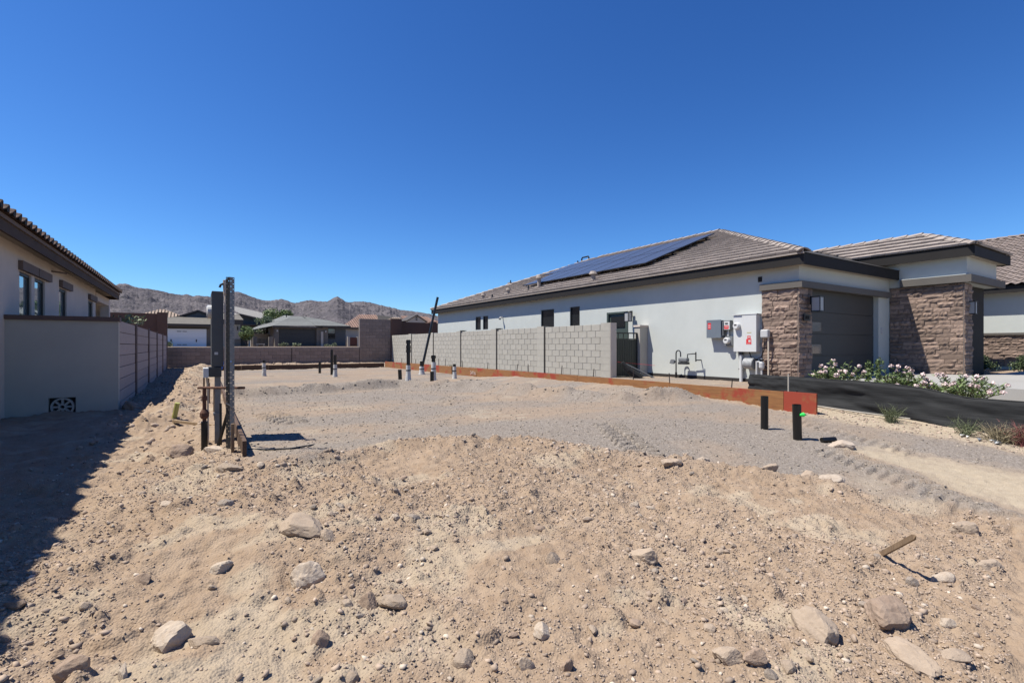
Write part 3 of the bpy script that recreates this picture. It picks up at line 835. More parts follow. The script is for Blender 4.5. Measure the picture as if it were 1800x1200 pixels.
# number plaque on the stone return
pl = obj('number_plaque', MB().box(12.16, 12.44, 6.105, 6.125, 1.70, 1.86), M['stain'], H)
def text(name, s, size, loc, rot, m, parent=None, ext=.002):
    cu = bpy.data.curves.new(name, 'FONT'); cu.body = s; cu.size = size; cu.extrude = ext; cu.resolution_u = 2; cu.materials.append(m)
    o = bpy.data.objects.new(name, cu); COL.objects.link(o); o.rotation_euler = rot
    off = OFF[parent.name] if parent else Vector()
    o.location = Vector(loc) - off
    bpy.context.view_layer.update()
    me = bpy.data.meshes.new_from_object(o.evaluated_get(bpy.context.evaluated_depsgraph_get()))
    loc_ = o.location.copy(); bpy.data.objects.remove(o)
    o = bpy.data.objects.new(name, me); COL.objects.link(o); o.location = loc_; o.rotation_euler = rot
    if parent: o.parent = parent
    return o
text('house_number', '808', .13, (12.19, 6.102, 1.735), (R(90), 0, 0), M['fascia'], pl)
# vents and pipes on the roof
def roof_z(x): return EZ + SLOPE * (x - EX)
def roof_vent(x, y, h, r, label, capped=True):
    z = roof_z(x); t = thing('roof_vent', label, 'roof vent', (x, y, z), 'vents on the white house roof')
    obj('stack', MB().tube([(x, y, z - .05), (x, y, z + h)], r, 12), M['rooftile'] if capped else M['galv_dark'], t, smooth=False)
    obj('flashing', MB().box(x - .14, x + .14, y - .14, y + .14, z + .02, z + .075), M['rooftile'], t)
    if capped:
        c = MB(); n = 12; hz = z + h
        v = [(x + math.cos(2 * math.pi * k / n) * r * 1.9, y + math.sin(2 * math.pi * k / n) * r * 1.9, hz - .02) for k in range(n)] + [(x + math.cos(2 * math.pi * k / n) * r * 1.2, y + math.sin(2 * math.pi * k / n) * r * 1.2, hz + .09) for k in range(n)]
        c.add(v, [(k, (k + 1) % n, n + (k + 1) % n, n + k) for k in range(n)] + [tuple(range(n - 1, -1, -1)), tuple(range(n, 2 * n))])
        obj('cap', c, M['rooftile'], t)
roof_vent(12.25, 13.6, .30, .085, 'capped tan roof vent just below the near end of the solar panels')
roof_vent(12.80, 17.75, .46, .085, 'tall capped roof vent at the lower far corner of the solar panels')
roof_vent(12.60, 18.3, .24, .035, 'thin grey pipe beside the tall capped roof vent', False)
roof_vent(12.55, 19.9, .22, .07, 'small capped vent low on the tile roof beyond the solar panels')
roof_vent(12.15, 20.75, .22, .04, 'thin pipe between two small capped roof vents', False)
roof_vent(12.30, 21.9, .22, .07, 'small capped vent nearest the far end of the eave')
roof_vent(15.6, 24.5, .22, .035, 'thin pipe standing on the far hip of the tile roof', False)
t = thing('roof_pipe', 'dark bent pipe loop rising above the roof ridge', 'roof pipe', (18.5, 21.6, 5.85))
obj('pipe', MB().tube([(18.5, 21.5, 5.6), (18.5, 21.5, 6.06), (18.5, 21.44, 6.12), (18.5, 20.95, 6.12), (18.5, 20.9, 6.06), (18.5, 20.9, 5.75)], .04, 8), M['fascia'], t)
obj('stub', MB().tube([(18.5, 21.85, 5.6), (18.5, 21.85, 6.0)], .04, 8), M['fascia'], t)
# solar array: two rows of panels on rails
SA = thing('solar_array', 'dark blue solar panel array on the tan tile roof', 'solar panels', (13.0, 12, 3.85))
u = Vector((0, 1, 0)); v = Vector((1, 0, SLOPE)).normalized(); n = Vector((-SLOPE, 0, 1)).normalized()
pw, ph = 1.04, 2.02
for r in range(2):
    for c in range(7 if r == 0 else 8):
        a = 5.75 + c * (pw + .03); b = 1.25 + r * (ph + .03)
        o = Vector((EX, EY0, EZ)) + u * a + v * b + n * .19
        p = obj('panel', MB().prism([o, o + u * pw, o + u * pw + v * ph, o + v * ph], n * .035), M['frame_dark'], SA)
        o2 = o + u * .022 + v * .022 + n * .0352
        obj('cell_face', MB().prism([o2, o2 + u * (pw - .044), o2 + u * (pw - .044) + v * (ph - .044), o2 + v * (ph - .044)], n * .002), M['solar'], p)
for b in (1.7, 2.8, 3.75, 4.85):
    o = Vector((EX, EY0, EZ)) + u * 5.72 + v * b + n * .13
    obj('rail', MB().prism([o, o + u * 8.2, o + u * 8.2 + v * .04, o + v * .04], n * .045), M['galv_dark'], SA)
    for a in (.1, 2.7, 5.3, 7.9):
        q = o + u * a; obj('foot', MB().prism([q, q + u * .05, q + u * .05 + v * .05, q + v * .05], -n * .12), M['galv_dark'], SA)

# lamps
lantern(None, (12.02, 11.50, 2.05), (-1, 0, 0), (0, 1, 0), label='black box lantern beside the green grey side door', group='wall lanterns')
lantern(None, (12.48, 6.11, 2.10), (0, -1, 0), (1, 0, 0), label='black box lantern above the number plaque left of the garage door', group='wall lanterns', s=1.15)
lantern(None, (17.50, 4.62, 2.12), (0, -1, 0), (1, 0, 0), label='black box lantern on the stone entry pier', group='wall lanterns', s=1.1)
fl = thing('flood_light', 'small white flood light on the white wall under the eave', 'flood light', (12.1, 19.7, 2.4))
obj('bracket', MB().tube([(12.1, 19.68, 2.44), (11.98, 19.68, 2.44)], .03, 8), M['plastic_white'], fl)
obj('head', MB().tube([(11.98, 19.68, 2.45), (11.90, 19.62, 2.36)], [.03, .06], 10), M['plastic_white'], fl)

# ------------------------------------------------------------------ utility equipment on the white wall
def wbox(mb, y0, y1, z0, z1, d0, d1): return mb.box(12.099 - d1, 12.099 - d0, y0, y1, z0, z1)
t = thing('disconnect_box', 'blue grey electrical box with red sticker at its top corner', 'electrical box', (12.0, 8.38, 1.33))
obj('body', wbox(MB(), 8.16, 8.58, 1.33, 1.80, 0, .17), M['enclosure_blue'], t, bevel=.008)
lid = obj('lid', wbox(MB(), 8.15, 8.59, 1.32, 1.81, .1705, .19), M['enclosure_blue'], t)
obj('sticker', wbox(MB(), 8.45, 8.55, 1.56, 1.73, .1902, .1915), M['sticker_red'], lid)
for z in (1.60, 1.655): obj('print', wbox(MB(), 8.465, 8.535, z, z + .02, .1917, .1922), M['sticker_white'], lid)
obj('hinge', wbox(MB(), 8.10, 8.15, 1.38, 1.76, .06, .15), M['galv'], t)
t = thing('breaker_box', 'small light grey breaker box with red sticker above a meter', 'electrical box', (12.0, 8.02, 1.53))
obj('body', wbox(MB(), 7.92, 8.12, 1.53, 1.79, 0, .12), M['enclosure'], t, bevel=.006)
obj('cover', wbox(MB(), 7.93, 8.11, 1.54, 1.76, .1205, .13), M['enclosure_light'], t)
obj('sticker', wbox(MB(), 7.955, 8.085, 1.555, 1.645, .1302, .1315), M['sticker_red'], t)
obj('print', wbox(MB(), 7.975, 8.065, 1.60, 1.615, .1317, .1322), M['sticker_white'], t)
obj('breaker_switch', wbox(MB(), 7.98, 8.06, 1.69, 1.72, .1302, .14), M['meterface'], t)
obj('conduit', MB().tube([(12.05, 8.02, 1.37), (12.05, 8.02, 1.53)], .022, 10), M['enclosure_light'], t)
def meter(parent, y, z, d):
    o = obj('meter', MB().tube([(12.1 - d, y, z), (12.1 - d - .09, y, z), (12.1 - d - .11, y, z)], [.088, .085, .07], 20), M['meterglass'], parent)
    obj('display', MB().box(12.1 - d - .1145, 12.1 - d - .1105, y - .035, y + .035, z + .01, z + .04), M['meterface'], o)
t = thing('solar_meter', 'grey square meter socket with round glass meter below small breaker box', 'electric meter', (12.0, 8.0, 1.08))
obj('socket', wbox(MB(), 7.86, 8.10, 1.10, 1.36, 0, .10), M['enclosure'], t, bevel=.006)
meter(t, 8.0, 1.24, .10)
t = thing('service_panel', 'tall pale grey service panel with meter and large red sticker', 'service panel', (12.0, 7.45, .95))
obj('meter_section', wbox(MB(), 7.545, 7.79, .95, 1.90, 0, .17), M['enclosure_light'], t, bevel=.006)
obj('breaker_section', wbox(MB(), 7.15, 7.54, .95, 1.90, 0, .19), M['enclosure_light'], t, bevel=.006)
obj('cap_lip', wbox(MB(), 7.13, 7.81, 1.905, 1.925, 0, .20), M['enclosure_light'], t)
meter(t, 7.67, 1.62, .17)
obj('sticker', wbox(MB(), 7.28, 7.42, 1.14, 1.28, .1905, .192), M['sticker_red'], t)
obj('sticker', wbox(MB(), 7.30, 7.39, 1.285, 1.36, .1905, .192), M['sticker_red'], t)
obj('sticker', wbox(MB(), 7.28, 7.40, 1.43, 1.45, .1905, .192), M['sticker_yellow'], t)
for y0, y1, z0, z1 in ((7.30, 7.36, 1.20, 1.255), (7.30, 7.40, 1.155, 1.165), (7.315, 7.375, 1.31, 1.335)): obj('print', wbox(MB(), y0, y1, z0, z1, .1922, .1927), M['sticker_white'], t)
obj('conduit', MB().tube([(12.02, 7.63, .02), (12.02, 7.63, .95)], .042, 12), M['enclosure_light'], t)
obj('coupling', MB().tube([(12.02, 7.63, .87), (12.02, 7.63, .95)], .055, 12), M['galv_dark'], t)
obj('strap', MB().box(12.0, 12.098, 7.56, 7.70, .48, .51), M['galv'], t)
t = thing('hose_reel', 'ribbed grey electrical cover box low on wall below the service panel', 'utility box', (12.0, 7.35, .5))
obj('drum', MB().tube([(11.96, 7.22, .65), (11.96, 7.48, .65)], .135, 20), M['enclosure'], t)
for k in range(7): obj('rib', MB().tube([(11.96, 7.25 + k * .034, .65), (11.96, 7.262 + k * .034, .65)], .142, 20), M['enclosure_light'], t)
obj('mount', wbox(MB(), 7.22, 7.48, .54, .76, 0, .1), M['enclosure'], t)
t = thing('telecom_box', 'small white rounded telecom box on the stone pier', 'utility box', (11.95, 6.95, 1.3))
obj('housing', MB().box(11.90, 12.04, 6.85, 7.05, 1.30, 1.51), M['plastic_white'], t, bevel=.03)
obj('conduit', MB().tube([(11.97, 6.87, .05), (11.97, 6.87, 1.32)], .02, 10), M['pvc'], t)
obj('cable', MB().tube([(11.97, 6.98, 1.32), (11.95, 6.97, 1.0), (11.96, 7.05, .82), (11.98, 7.2, .76), (12.0, 7.35, .82), (12.02, 7.4, .95)], .014, 8), M['abs'], t)
t = thing('water_valve', 'white water shutoff pipes and valve at the foot of the stone pier', 'water valve', (11.9, 7.05, .1))
wp = MB().tube([(11.93, 7.15, .05), (11.93, 7.15, .72)], .026, 10); wp.tube([(11.93, 7.02, .05), (11.93, 7.02, .78)], .024, 10)
wp.tube([(11.93, 7.15, .70), (11.93, 7.02, .70)], .022, 8); wp.tube([(11.93, 7.0, .32), (11.93, 6.72, .30), (11.93, 6.7, .05)], .018, 8)
obj('pipe', wp, M['plastic_white'], t)
obj('valve_body', MB().tube([(11.93, 7.02, .50), (11.93, 7.02, .56), (11.93, 7.02, .68), (11.93, 7.02, .72)], [.03, .065, .065, .03], 12), M['plastic_white'], t)
obj('collar', MB().tube([(11.93, 7.02, .73), (11.93, 7.02, .77)], .058, 12), M['abs'], t)
t = thing('gas_meter', 'grey gas meter with looped riser pipe on the white wall', 'gas meter', (11.85, 9.4, .08))
gp = MB().tube([(11.86, 9.58, .05), (11.86, 9.58, .88)] + [(11.86, 9.50 + .08 * math.cos(a), .88 + .09 * math.sin(a)) for a in np.linspace(0, math.pi, 9)] + [(11.86, 9.42, .78)], .018, 8)
obj('riser', gp, M['galv_dark'], t)
obj('buried_sleeve', MB().tube([(11.86, 9.58, .03), (11.86, 9.58, .33)], .03, 10), M['abs'], t)
mbx = MB().box(11.79, 11.93, 9.16, 9.46, .64, .76); obj('meter_body', mbx, M['enclosure'], t, bevel=.03)
obj('meter_base', MB().box(11.78, 11.94, 9.17, 9.45, .57, .635), M['galv_dark'], t)
obj('regulator', MB().tube([(11.80, 9.68, .64), (11.88, 9.68, .64), (11.90, 9.66, .64)], [.07, .07, .03], 14), M['enclosure'], t)
obj('regulator_arm', MB().tube([(11.86, 9.58, .64), (11.86, 9.72, .64), (11.86, 9.80, .60)], .02, 8), M['galv_dark'], t)
obj('outlet_pipe', MB().tube([(11.86, 9.18, .76), (11.86, 9.18, .86), (11.86, 8.98, .88), (11.86, 8.90, .88)], .016, 8), M['galv_dark'], t)
obj('outlet_stub', MB().tube([(11.86, 8.90, .66), (11.86, 8.90, .93)], .018, 8), M['galv_dark'], t)
obj('wall_pipe', MB().tube([(11.86, 8.90, .70), (12.1, 8.90, .70)], .016, 8), M['galv_dark'], t)

# ------------------------------------------------------------------ driveway
def slab(name, poly, z, m):
    mb = MB(); mb.prism([(x, y, z) for x, y in poly], (0, 0, -.3)); return tag(obj(name, mb, m), kind='structure')
slab('driveway', [(12.3, 6.18), (12.3, -6), (17.6, -6), (17.6, 1.6), (22.5, 1.6), (22.5, 4.2), (17.02, 4.2), (17.02, 6.18)], .335, M['concrete'])

# ------------------------------------------------------------------ block walls
def block_mesh(name, l, h, t, m, seed):
    r = random.Random(seed); mb = MB(); g = .005
    e = [r.uniform(-.004, .002) for _ in range(4)]
    mb.add([(g / 2, 0, g / 2), (l - g / 2, 0, g / 2), (l - g / 2, 0, h - g / 2), (g / 2, 0, h - g / 2),
            (g / 2 + .006, -.012 - e[0], g / 2 + .005), (l - g / 2 - .006, -.012 - e[1], g / 2 + .005), (l - g / 2 - .006, -.012 - e[2], h - g / 2 - .005), (g / 2 + .006, -.012 - e[3], h - g / 2 - .005)],
           [(4, 5, 6, 7), (0, 1, 5, 4), (1, 2, 6, 5), (2, 3, 7, 6), (3, 0, 4, 7)])
    me = mb.mesh(name); me.materials.append(m); return me, mb
def block_face(parent, o, u, n, length, z0, z1, m, keep, l=.406, h=.203, start=0., name='block'):
    o = Vector(o); u = Vector(u); n = Vector(n); mt = Matrix((u, -n, Vector((0, 0, 1)))).transposed()
    bank = {}
    def get(L, Hh):
        k = (round(L, 2), round(Hh, 2))
        if k not in bank: bank[k] = block_mesh(name, L, Hh, .2, m, len(bank))
        return bank[k]
    cells = []
    z = z1; r = 0
    while z > z0 + .02:
        hh = min(h, z - z0)
        a = -(l / 2 if r % 2 else 0)
        while a < length - .01:
            b0 = max(a, 0); b1 = min(a + l, length)
            if b1 - b0 > .05:
                p = o + u * b0 + Vector((0, 0, z - hh)); cells.append(((p - Vector((0, 0, EYE))).length, p, b1 - b0, hh))
            a += l
        z -= hh; r += 1
    cells.sort(key=lambda c: c[0]); rest = MB()
    for i, (d, p, L, hh) in enumerate(cells):
        me, mb = get(L, hh)
        if i < keep: inst(name, me, parent, p, mt)
        else: rest.add([p + mt @ Vector(q) for q in mb.v], mb.f)
    if rest.v: tag(obj('block_courses', rest, m, parent), kind='stuff')
    return max(0, keep - len(cells))

# right side yard wall: six panels between pilasters
BW = thing('block_wall', 'light grey block wall panels between pilasters in front of the white house', 'block wall', (10.5, 10.87, 0))
ys = [10.87, 14.23, 17.57, 20.86, 24.05, 27.15, 30.6]
TOP = 1.77
obj('core', MB().box(10.505, 10.69, 10.9, 30.6, -.15, TOP - .004), M['mortar'], BW)
left = 285
for i in range(6):
    a, b = ys[i], ys[i + 1]
    left = block_face(BW, (10.505, b - .05, 0), (0, -1, 0), (-1, 0, 0), b - a - .47, .0, TOP, M['block'], left)
    # pilaster at the near end, one block wide and a little proud
    pm = MB(); z = TOP + .035
    obj('pilaster', MB().box(10.465, 10.72, a, a + .415, -.15, z - .002), M['block'], BW)
    if i: obj('control_joint', MB().box(10.475, 10.504, a - .055, a - .001, -.1, TOP + .01), M['dark_strip'], BW)
    for k in range(9):
        obj('pilaster_joint', MB().box(10.4625, 10.4648, a, a + .415, TOP - .203 * k - .206, TOP - .203 * k - .198), M['mortar'], BW)
for i in (2, 3): obj('joint_cap', MB().box(10.45, 10.72, ys[i] - .16, ys[i] + .0, TOP + .036, TOP + .06), M['dark_strip'], BW)
obj('end_face', MB().box(10.475, 10.715, 10.855, 10.8695, -.15, TOP + .03), M['stucco_tan'], BW)
# gate and pilaster at the house
GP = thing('gate_pilaster', 'grey stucco gate post with tan cap against the white wall', 'gate post', (11.9, 10.87, 0))
obj('post', MB().box(11.74, 12.095, 10.87, 11.1, -.1, 1.70), M['stucco_grey'], GP)
obj('cap', MB().box(11.715, 12.098, 10.845, 11.125, 1.701, 1.76), M['stucco_tan'], GP)
GT = thing('side_gate', 'dark green grey metal side gate between block wall and house', 'gate', (11.2, 10.98, .1))
gf = MB(); gf.box(10.73, 10.77, 10.96, 11.0, .12, 1.52); gf.box(11.69, 11.73, 10.96, 11.0, .12, 1.52); gf.box(10.77, 11.69, 10.96, 11.0, 1.48, 1.52); gf.box(10.77, 11.69, 10.96, 11.0, .12, .16); gf.box(10.77, 11.69, 10.965, 10.995, 1.30, 1.33)
obj('frame', gf, M['gate'], GT)
for k in range(9):
    a = 10.775 + k * .102; obj('slat', MB().box(a, a + .092, 10.972, 10.988, .165, 1.298), M['gate'], GT)
for k in range(4): a = 10.9 + k * .22; obj('picket', MB().box(a, a + .018, 10.97, 10.99, 1.333, 1.479), M['gate'], GT)

# rear wall
RW = thing('rear_block_wall', 'low brownish block retaining wall across the back of the lot', 'block wall', (4, 30.8, 0))
obj('core', MB().box(-1.25, 8.5, 30.815, 31.0, -.2, .985), M['mortar_dark'], RW)
block_face(RW, (-1.25, 30.81, 0), (1, 0, 0), (0, -1, 0), 9.75, -.03, .99, M['block_brown'], 160)
obj('control_joint', MB().box(4.62, 4.65, 30.775, 30.797, -.1, .985), M['dark_strip'], RW)
cp = MB(); cp.box(-1.25, 8.5, 30.80, 31.02, .99, 1.045); obj('coping', cp, M['concrete'], RW)
TW = thing('corner_block_wall', 'tall brown block wall at the rear corner of the lot', 'block wall', (9.6, 30.8, 0))
obj('core', MB().box(8.52, 10.7, 30.815, 31.0, -.2, 2.79), M['mortar_dark'], TW)
block_face(TW, (8.52, 30.81, 0), (1, 0, 0), (0, -1, 0), 1.98, -.03, 2.8, M['block_brown'], 120)
obj('end_post', MB().box(10.5, 11.22, 30.75, 31.0, -.2, 2.86), M['brown_wall'], TW)
BWL = thing('brown_wall', 'dark brown stucco wall behind the long block wall and leaning pipe', 'wall', (13, 31.4, 0))
obj('wall_panel', MB().box(11.23, 20, 31.0, 31.2, 0, 2.66), M['brown_wall'], BWL)
obj('end_post', MB().box(13.3, 13.75, 30.95, 31.25, 0, 2.74), M['brown_wall'], BWL)
BWR = thing('brown_wall', 'dark brown stucco wall beyond the left house and leafy shrub', 'wall', (-3, 31.6, 0))
obj('wall_panel', MB().box(-14, -1.72, 31.5, 31.7, 0, 2.78), M['brown_wall'], BWR)
obj('end_post', MB().box(-1.72, -1.28, 31.42, 31.75, 0, 2.85), M['brown_wall'], BWR)

# left side wall: stucco return with cap and vent block, then block panels
SW = thing('stucco_wall', 'shaded stucco return wall with brown cap and wheel vent block', 'wall', (-2.0, 11.85, 0))
sw = MB(); wall_with_holes(sw, (0, 11.85, 0), (1, 0, 0), (0, -1, 0), (-2.78, -1.26), -.5, 1.56, [(-2.22, -1.85, -.17, .17)], depth=.12)
sw.box(-2.78, -1.262, 11.975, 12.06, -.5, 1.559)
obj('wall_panel', sw, M['stucco_grey'], SW)
obj('wall_end', MB().box(-1.2615, -1.2395, 11.85, 12.06, -.5, 1.56), M['stucco_grey'], SW)
obj('cap', MB().box(-2.779, -1.215, 11.80, 12.09, 1.562, 1.64), M['cap_brown'], SW)
vc = Vector((-2.035, 11.87, 0))
vb = MB()
def disc_ring(mb, c, r0, r1, y0, y1, n=20):
    v = []
    for k in range(n):
        a = 2 * math.pi * k / n
        for (r, y) in ((r0, y0), (r1, y0), (r1, y1), (r0, y1)): v.append((c.x + r * math.cos(a), y, c.z + r * math.sin(a)))
    f = []
    for k in range(n):
        for j in range(4): f.append((k * 4 + j, k * 4 + (j + 1) % 4, ((k + 1) % n) * 4 + (j + 1) % 4, ((k + 1) % n) * 4 + j))
    return mb.add(v, f)
VB = obj('vent_block', MB().box(-2.222, -1.848, 11.955, 11.974, -.172, .172), M['dark_strip'], SW)
disc_ring(vb, vc, .135, .165, 11.86, 11.95); disc_ring(vb, vc, .03, .06, 11.86, 11.95)
obj('ring', vb, M['far_white_wall'], VB)
for k in range(8):
    a = k * math.pi / 4; d = Vector((math.cos(a), 0, math.sin(a))); s_ = Vector((-math.sin(a), 0, math.cos(a))) * .016
    obj('spoke', MB().prism([vc + d * .055 - s_, vc + d * .14 - s_, vc + d * .14 + s_, vc + d * .055 + s_], (0, .075, 0)), M['far_white_wall'], VB)
LB = thing('block_wall', 'shaded pinkish block wall with dark pilasters running back beside the left house', 'block wall', (-1.26, 12, 0))
obj('core', MB().box(-1.45, -1.275, 12.07, 30.7, -.3, 1.575), M['dark_strip'], LB)
pys = [12.07, 15.15, 18.95, 22.75, 26.45, 30.1]
for i in range(5):
    a, b = pys[i], pys[i + 1] - .26
    for k in range(8):
        z1 = 1.585 - k * .225
        me = MB().box(-1.45, -1.24 + rnd.uniform(-.004, .004), a + .004, b - .004, z1 - .213 if k < 7 else -.3, z1)
        obj('block_course', me, M['block_pink'], LB)
    obj('pilaster', MB().box(-1.47, -1.215, b, pys[i + 1], -.3, 1.64), M['cap_brown'], LB)

# ------------------------------------------------------------------ the house on the left
LH = thing('house', 'tan stucco house in shade with clay tile eave and tall narrow windows', 'house', (-2.78, 12, 0))
lw = [(12.70, 13.50, .8, 2.50), (13.73, 14.54, .8, 2.50), (15.87, 16.68, .8, 2.50), (19.64, 20.44, .8, 2.50)]
mb = MB(); wall_with_holes(mb, (-2.78, 0, 0), (0, 1, 0), (1, 0, 0), (-1, 20.96), -.4, 2.95, lw)
mb.box(-9, -2.9, 20.95, 20.96, -.4, 2.95); mb.quad((-9, -1, -.4), (-2.78, -1, -.4), (-2.78, -1, 2.95), (-9, -1, 2.95))
mb.box(-3.5, -3.3, 20.96, 23.84, -.4, 2.95); mb.box(-9, -3.01, 23.85, 23.9, -.4, 2.95)  # second box: end wall added to block sun from the patio recess
obj('wall', mb, M['stucco_tan'], LH)
for a0, a1, z0, z1 in lw: window(LH, 'x', -2.78, a0, a1, z0, z1, 1, fw=.05, m_glass='glass_coated')
for a0, a1 in ((12.62, 13.73), (13.76, 14.86), (15.85, 17.07), (19.62, 20.85)):
    obj('window_header', MB().box(-2.779, -2.71, a0, a1 - .02, 2.52, 2.69), M['header_brown'], LH)
obj('patio_beam', MB().box(-2.95, -2.76, 20.97, 24.0, 2.60, 2.86), M['stucco_tan'], LH)
obj('patio_post', MB().box(-3.0, -2.74, 23.55, 23.85, -.4, 2.598), M['stucco_tan'], LH)
fa = MB(); fa.box(-2.50, -2.46, -1.3, 23.7, 2.84, 3.06); fa.box(-9.5, -2.46, 23.705, 23.745, 2.84, 3.06)
obj('fascia', fa, M['fascia_brown'], LH)
obj('drip_edge', MB().box(-2.462, -2.43, -1.3, 23.76, 3.02, 3.085), M['header_brown'], LH)
obj('soffit', MB().box(-9, -2.505, -1.2, 23.7, 2.951, 2.975), M['soffit'], LH)
rfm = MB(); rfm.add([(-2.45, -1.3, 3.07), (-2.45, 23.76, 3.07), (-9.0, 23.76, 5.0), (-9.0, -1.3, 5.0), (-15.5, -1.3, 3.07), (-15.5, 23.76, 3.07)], [(0, 1, 2, 3), (3, 2, 5, 4)])
obj('roof', rfm, M['underlay'], LH)
cmb, cme = stile_mesh('roof_tile', M['claytile'], amp=.06)
stile_field(LH, cmb, cme, M['claytile'], (-2.36, -1.3, 3.085), (0, 1, 0), (-6.55, 0, 1.93), 83, 10, 83)
# mortar plugs seen as dark round tile ends along the eave
for k in range(83):
    y = -1.3 + k * .30 + .085
    obj('tile_end', MB().tube([(-2.385, y, 3.145), (-2.345, y, 3.14)], .060, 8), M['fascia'], LH)
obj('stub_pipe', MB().tube([(-2.78, 15.1, 2.80), (-2.55, 15.3, 2.79)], .02, 6), M['header_brown'], LH)

# ------------------------------------------------------------------ third house, far right
TH3 = thing('house', 'pale stucco house with curved tan roof tiles and stone wainscot at right edge', 'house', (27, 6, 0))
obj('wall', MB().box(27.0, 38, 4.9, 20, 0, 3.3), M['stucco'], TH3)
obj('corner_wall', MB().box(27.6, 38, 1.5, 4.898, 0, 3.3), M['stucco'], TH3)
obj('trim_band', MB().box(26.9, 26.998, 4.85, 20, 1.53, 1.62), M['trim'], TH3)
stone_wall(TH3, (27.0, 8.2, 0), (0, -1, 0), (-1, 0, 0), 3.25, .30, 1.53, keep=120, course=(.09, .16), lens=(.2, .5))
obj('fascia', MB().box(26.58, 26.64, 0, 20.4, 3.18, 3.42), M['fascia'], TH3)
obj('soffit', MB().box(26.64, 27.6, 0, 20.4, 3.26, 3.28), M['soffit'], TH3)
r3 = MB(); r3.add([(26.55, 0, 3.43), (26.55, 20.5, 3.43), (33.5, 20.5, 6.35), (33.5, 0, 6.35), (40.5, 0, 3.43), (40.5, 20.5, 3.43)], [(0, 3, 2, 1), (3, 4, 5, 2), (0, 4, 3)])
obj('roof', r3, M['underlay'], TH3)
smb, sme = stile_mesh('roof_tile', M['stile'])
stile_field(TH3, smb, sme, M['stile'], (26.5, 9.6, 3.46), (0, -1, 0), (6.95, 0, 2.92), 32, 20, 290)
cap3 = cap_mesh('ridge_cap', m=M['stile'])
cap_line(TH3, cap3, (33.5, 20.4, 6.37), (33.5, .2, 6.37), .4, .09)
obj('wall_lamp', MB().box(27.45, 27.58, 4.0, 4.2, 2.1, 2.45), M['iron'], TH3)

# ------------------------------------------------------------------ far houses beyond the rear wall
def strip_rows(mb, o, u, v, poly, pitch, th=.03, along='v'):
    """thin proud strips that give a far roof its tile rows (stuff)"""
    o = Vector(o); u = Vector(u).normalized(); v = Vector(v).normalized(); n = u.cross(v).normalized()
    if n.z < 0: n = -n
    if sum((poly[i][0] - poly[i - 1][0]) * (poly[i][1] + poly[i - 1][1]) for i in range(len(poly))) > 0: poly = poly[::-1]
    us = [p[0] for p in poly]; vs = [p[1] for p in poly]
    if along == 'v':
        k = min(us)
        while k < max(us):
            c = clip_poly([(k, min(vs)), (k + pitch * .62, min(vs)), (k + pitch * .62, max(vs)), (k, max(vs))], poly)
            if len(c) > 2: mb.prism([o + u * a + v * b for a, b in c], n * th)
            k += pitch
    else:
        k = min(vs)
        while k < max(vs):
            c = clip_poly([(min(us), k), (max(us), k), (max(us), k + pitch * .8), (min(us), k + pitch * .8)], poly)
            if len(c) > 2: mb.prism([o + u * a + v * b for a, b in c], n * th)
            k += pitch
    return mb
def far_slope(parent, pts, m, pitch=.3, along='v', th=.05):
    """pts: eave-left, eave-right, then upper points; builds deck + tile rows"""
    P = [Vector(p) for p in pts]
    obj('roof', MB().quad(*P), M['underlay'], parent)
    u = (P[1] - P[0]).normalized(); n = u.cross(P[2] - P[0]).normalized(); v = n.cross(u)
    if v.z < 0: v = -v
    poly = [((p - P[0]).dot(u), (p - P[0]).dot(v)) for p in P]
    tag(obj('roof_tile_rows', strip_rows(MB(), P[0] + Vector((0, 0, .02)), u, v, poly, pitch, th, along), m, parent), kind='stuff')
G0 = .9
HB = thing('house', 'grey hip roofed house with wide dark garage door beyond the rear wall', 'house', (12, 69, G0))
obj('wall', MB().box(8.4, 13.85, 69.3, 84, G0 - .3, 3.55), M['far_grey_wall'], HB)
obj('wall', MB().box(13.86, 17.2, 69.0, 84, G0 - .3, 3.65), M['far_blue_wall'], HB)
obj('pier', MB().box(8.42, 8.9, 69.15, 69.298, G0, 3.5), M['far_grey_wall'], HB)
obj('side_wall', MB().box(6.2, 8.39, 75, 84, G0 - .3, 2.75), M['far_white_wall'], HB)
gdm = obj('garage_door', MB().box(8.92, 13.3, 69.2, 69.29, G0, 3.28), M['far_dark_door'], HB)
for k in range(4): obj('door_section', MB().box(8.95, 13.27, 69.17, 69.199, G0 + .02 + k * .59, G0 + .57 + k * .59), M['far_dark_door'], gdm)
obj('entry_panel', MB().box(13.42, 14.85, 68.9, 68.998, G0, 3.6), M['far_grey_wall'], HB)
obj('column', MB().box(13.9, 14.18, 68.5, 68.8, G0, 3.0), M['far_white_wall'], HB)
w = obj('window', MB().box(14.84, 15.8, 68.93, 68.998, 2.06, 3.45), M['frame_dark'], HB)
obj('pane', MB().box(14.9, 15.74, 68.91, 68.929, 2.8, 3.39), M['glass_pale'], w); obj('pane', MB().box(14.9, 15.74, 68.91, 68.929, 2.12, 2.74), M['glass_dark'], w)
for x in (8.66, 14.55): obj('lamp', MB().box(x - .08, x + .08, 68.7, 68.88, 2.9, 3.15), M['glass_lamp'], HB)
far_slope(HB, [(8.2, 68.6, 3.62), (14.1, 68.6, 3.72), (12.2, 73.5, 5.15), (11.2, 73.5, 5.15)], M['shingle_grey'], .42, 'u')
far_slope(HB, [(5.6, 74, 3.05), (8.2, 68.6, 3.62), (11.2, 73.5, 5.15), (11.2, 80, 5.15)], M['shingle_grey'], .42, 'u')
far_slope(HB, [(13.2, 68.4, 3.72), (17.7, 68.4, 3.76), (15.3, 71.5, 4.6), (12.6, 73.6, 5.1)], M['shingle_grey'], .42, 'u')
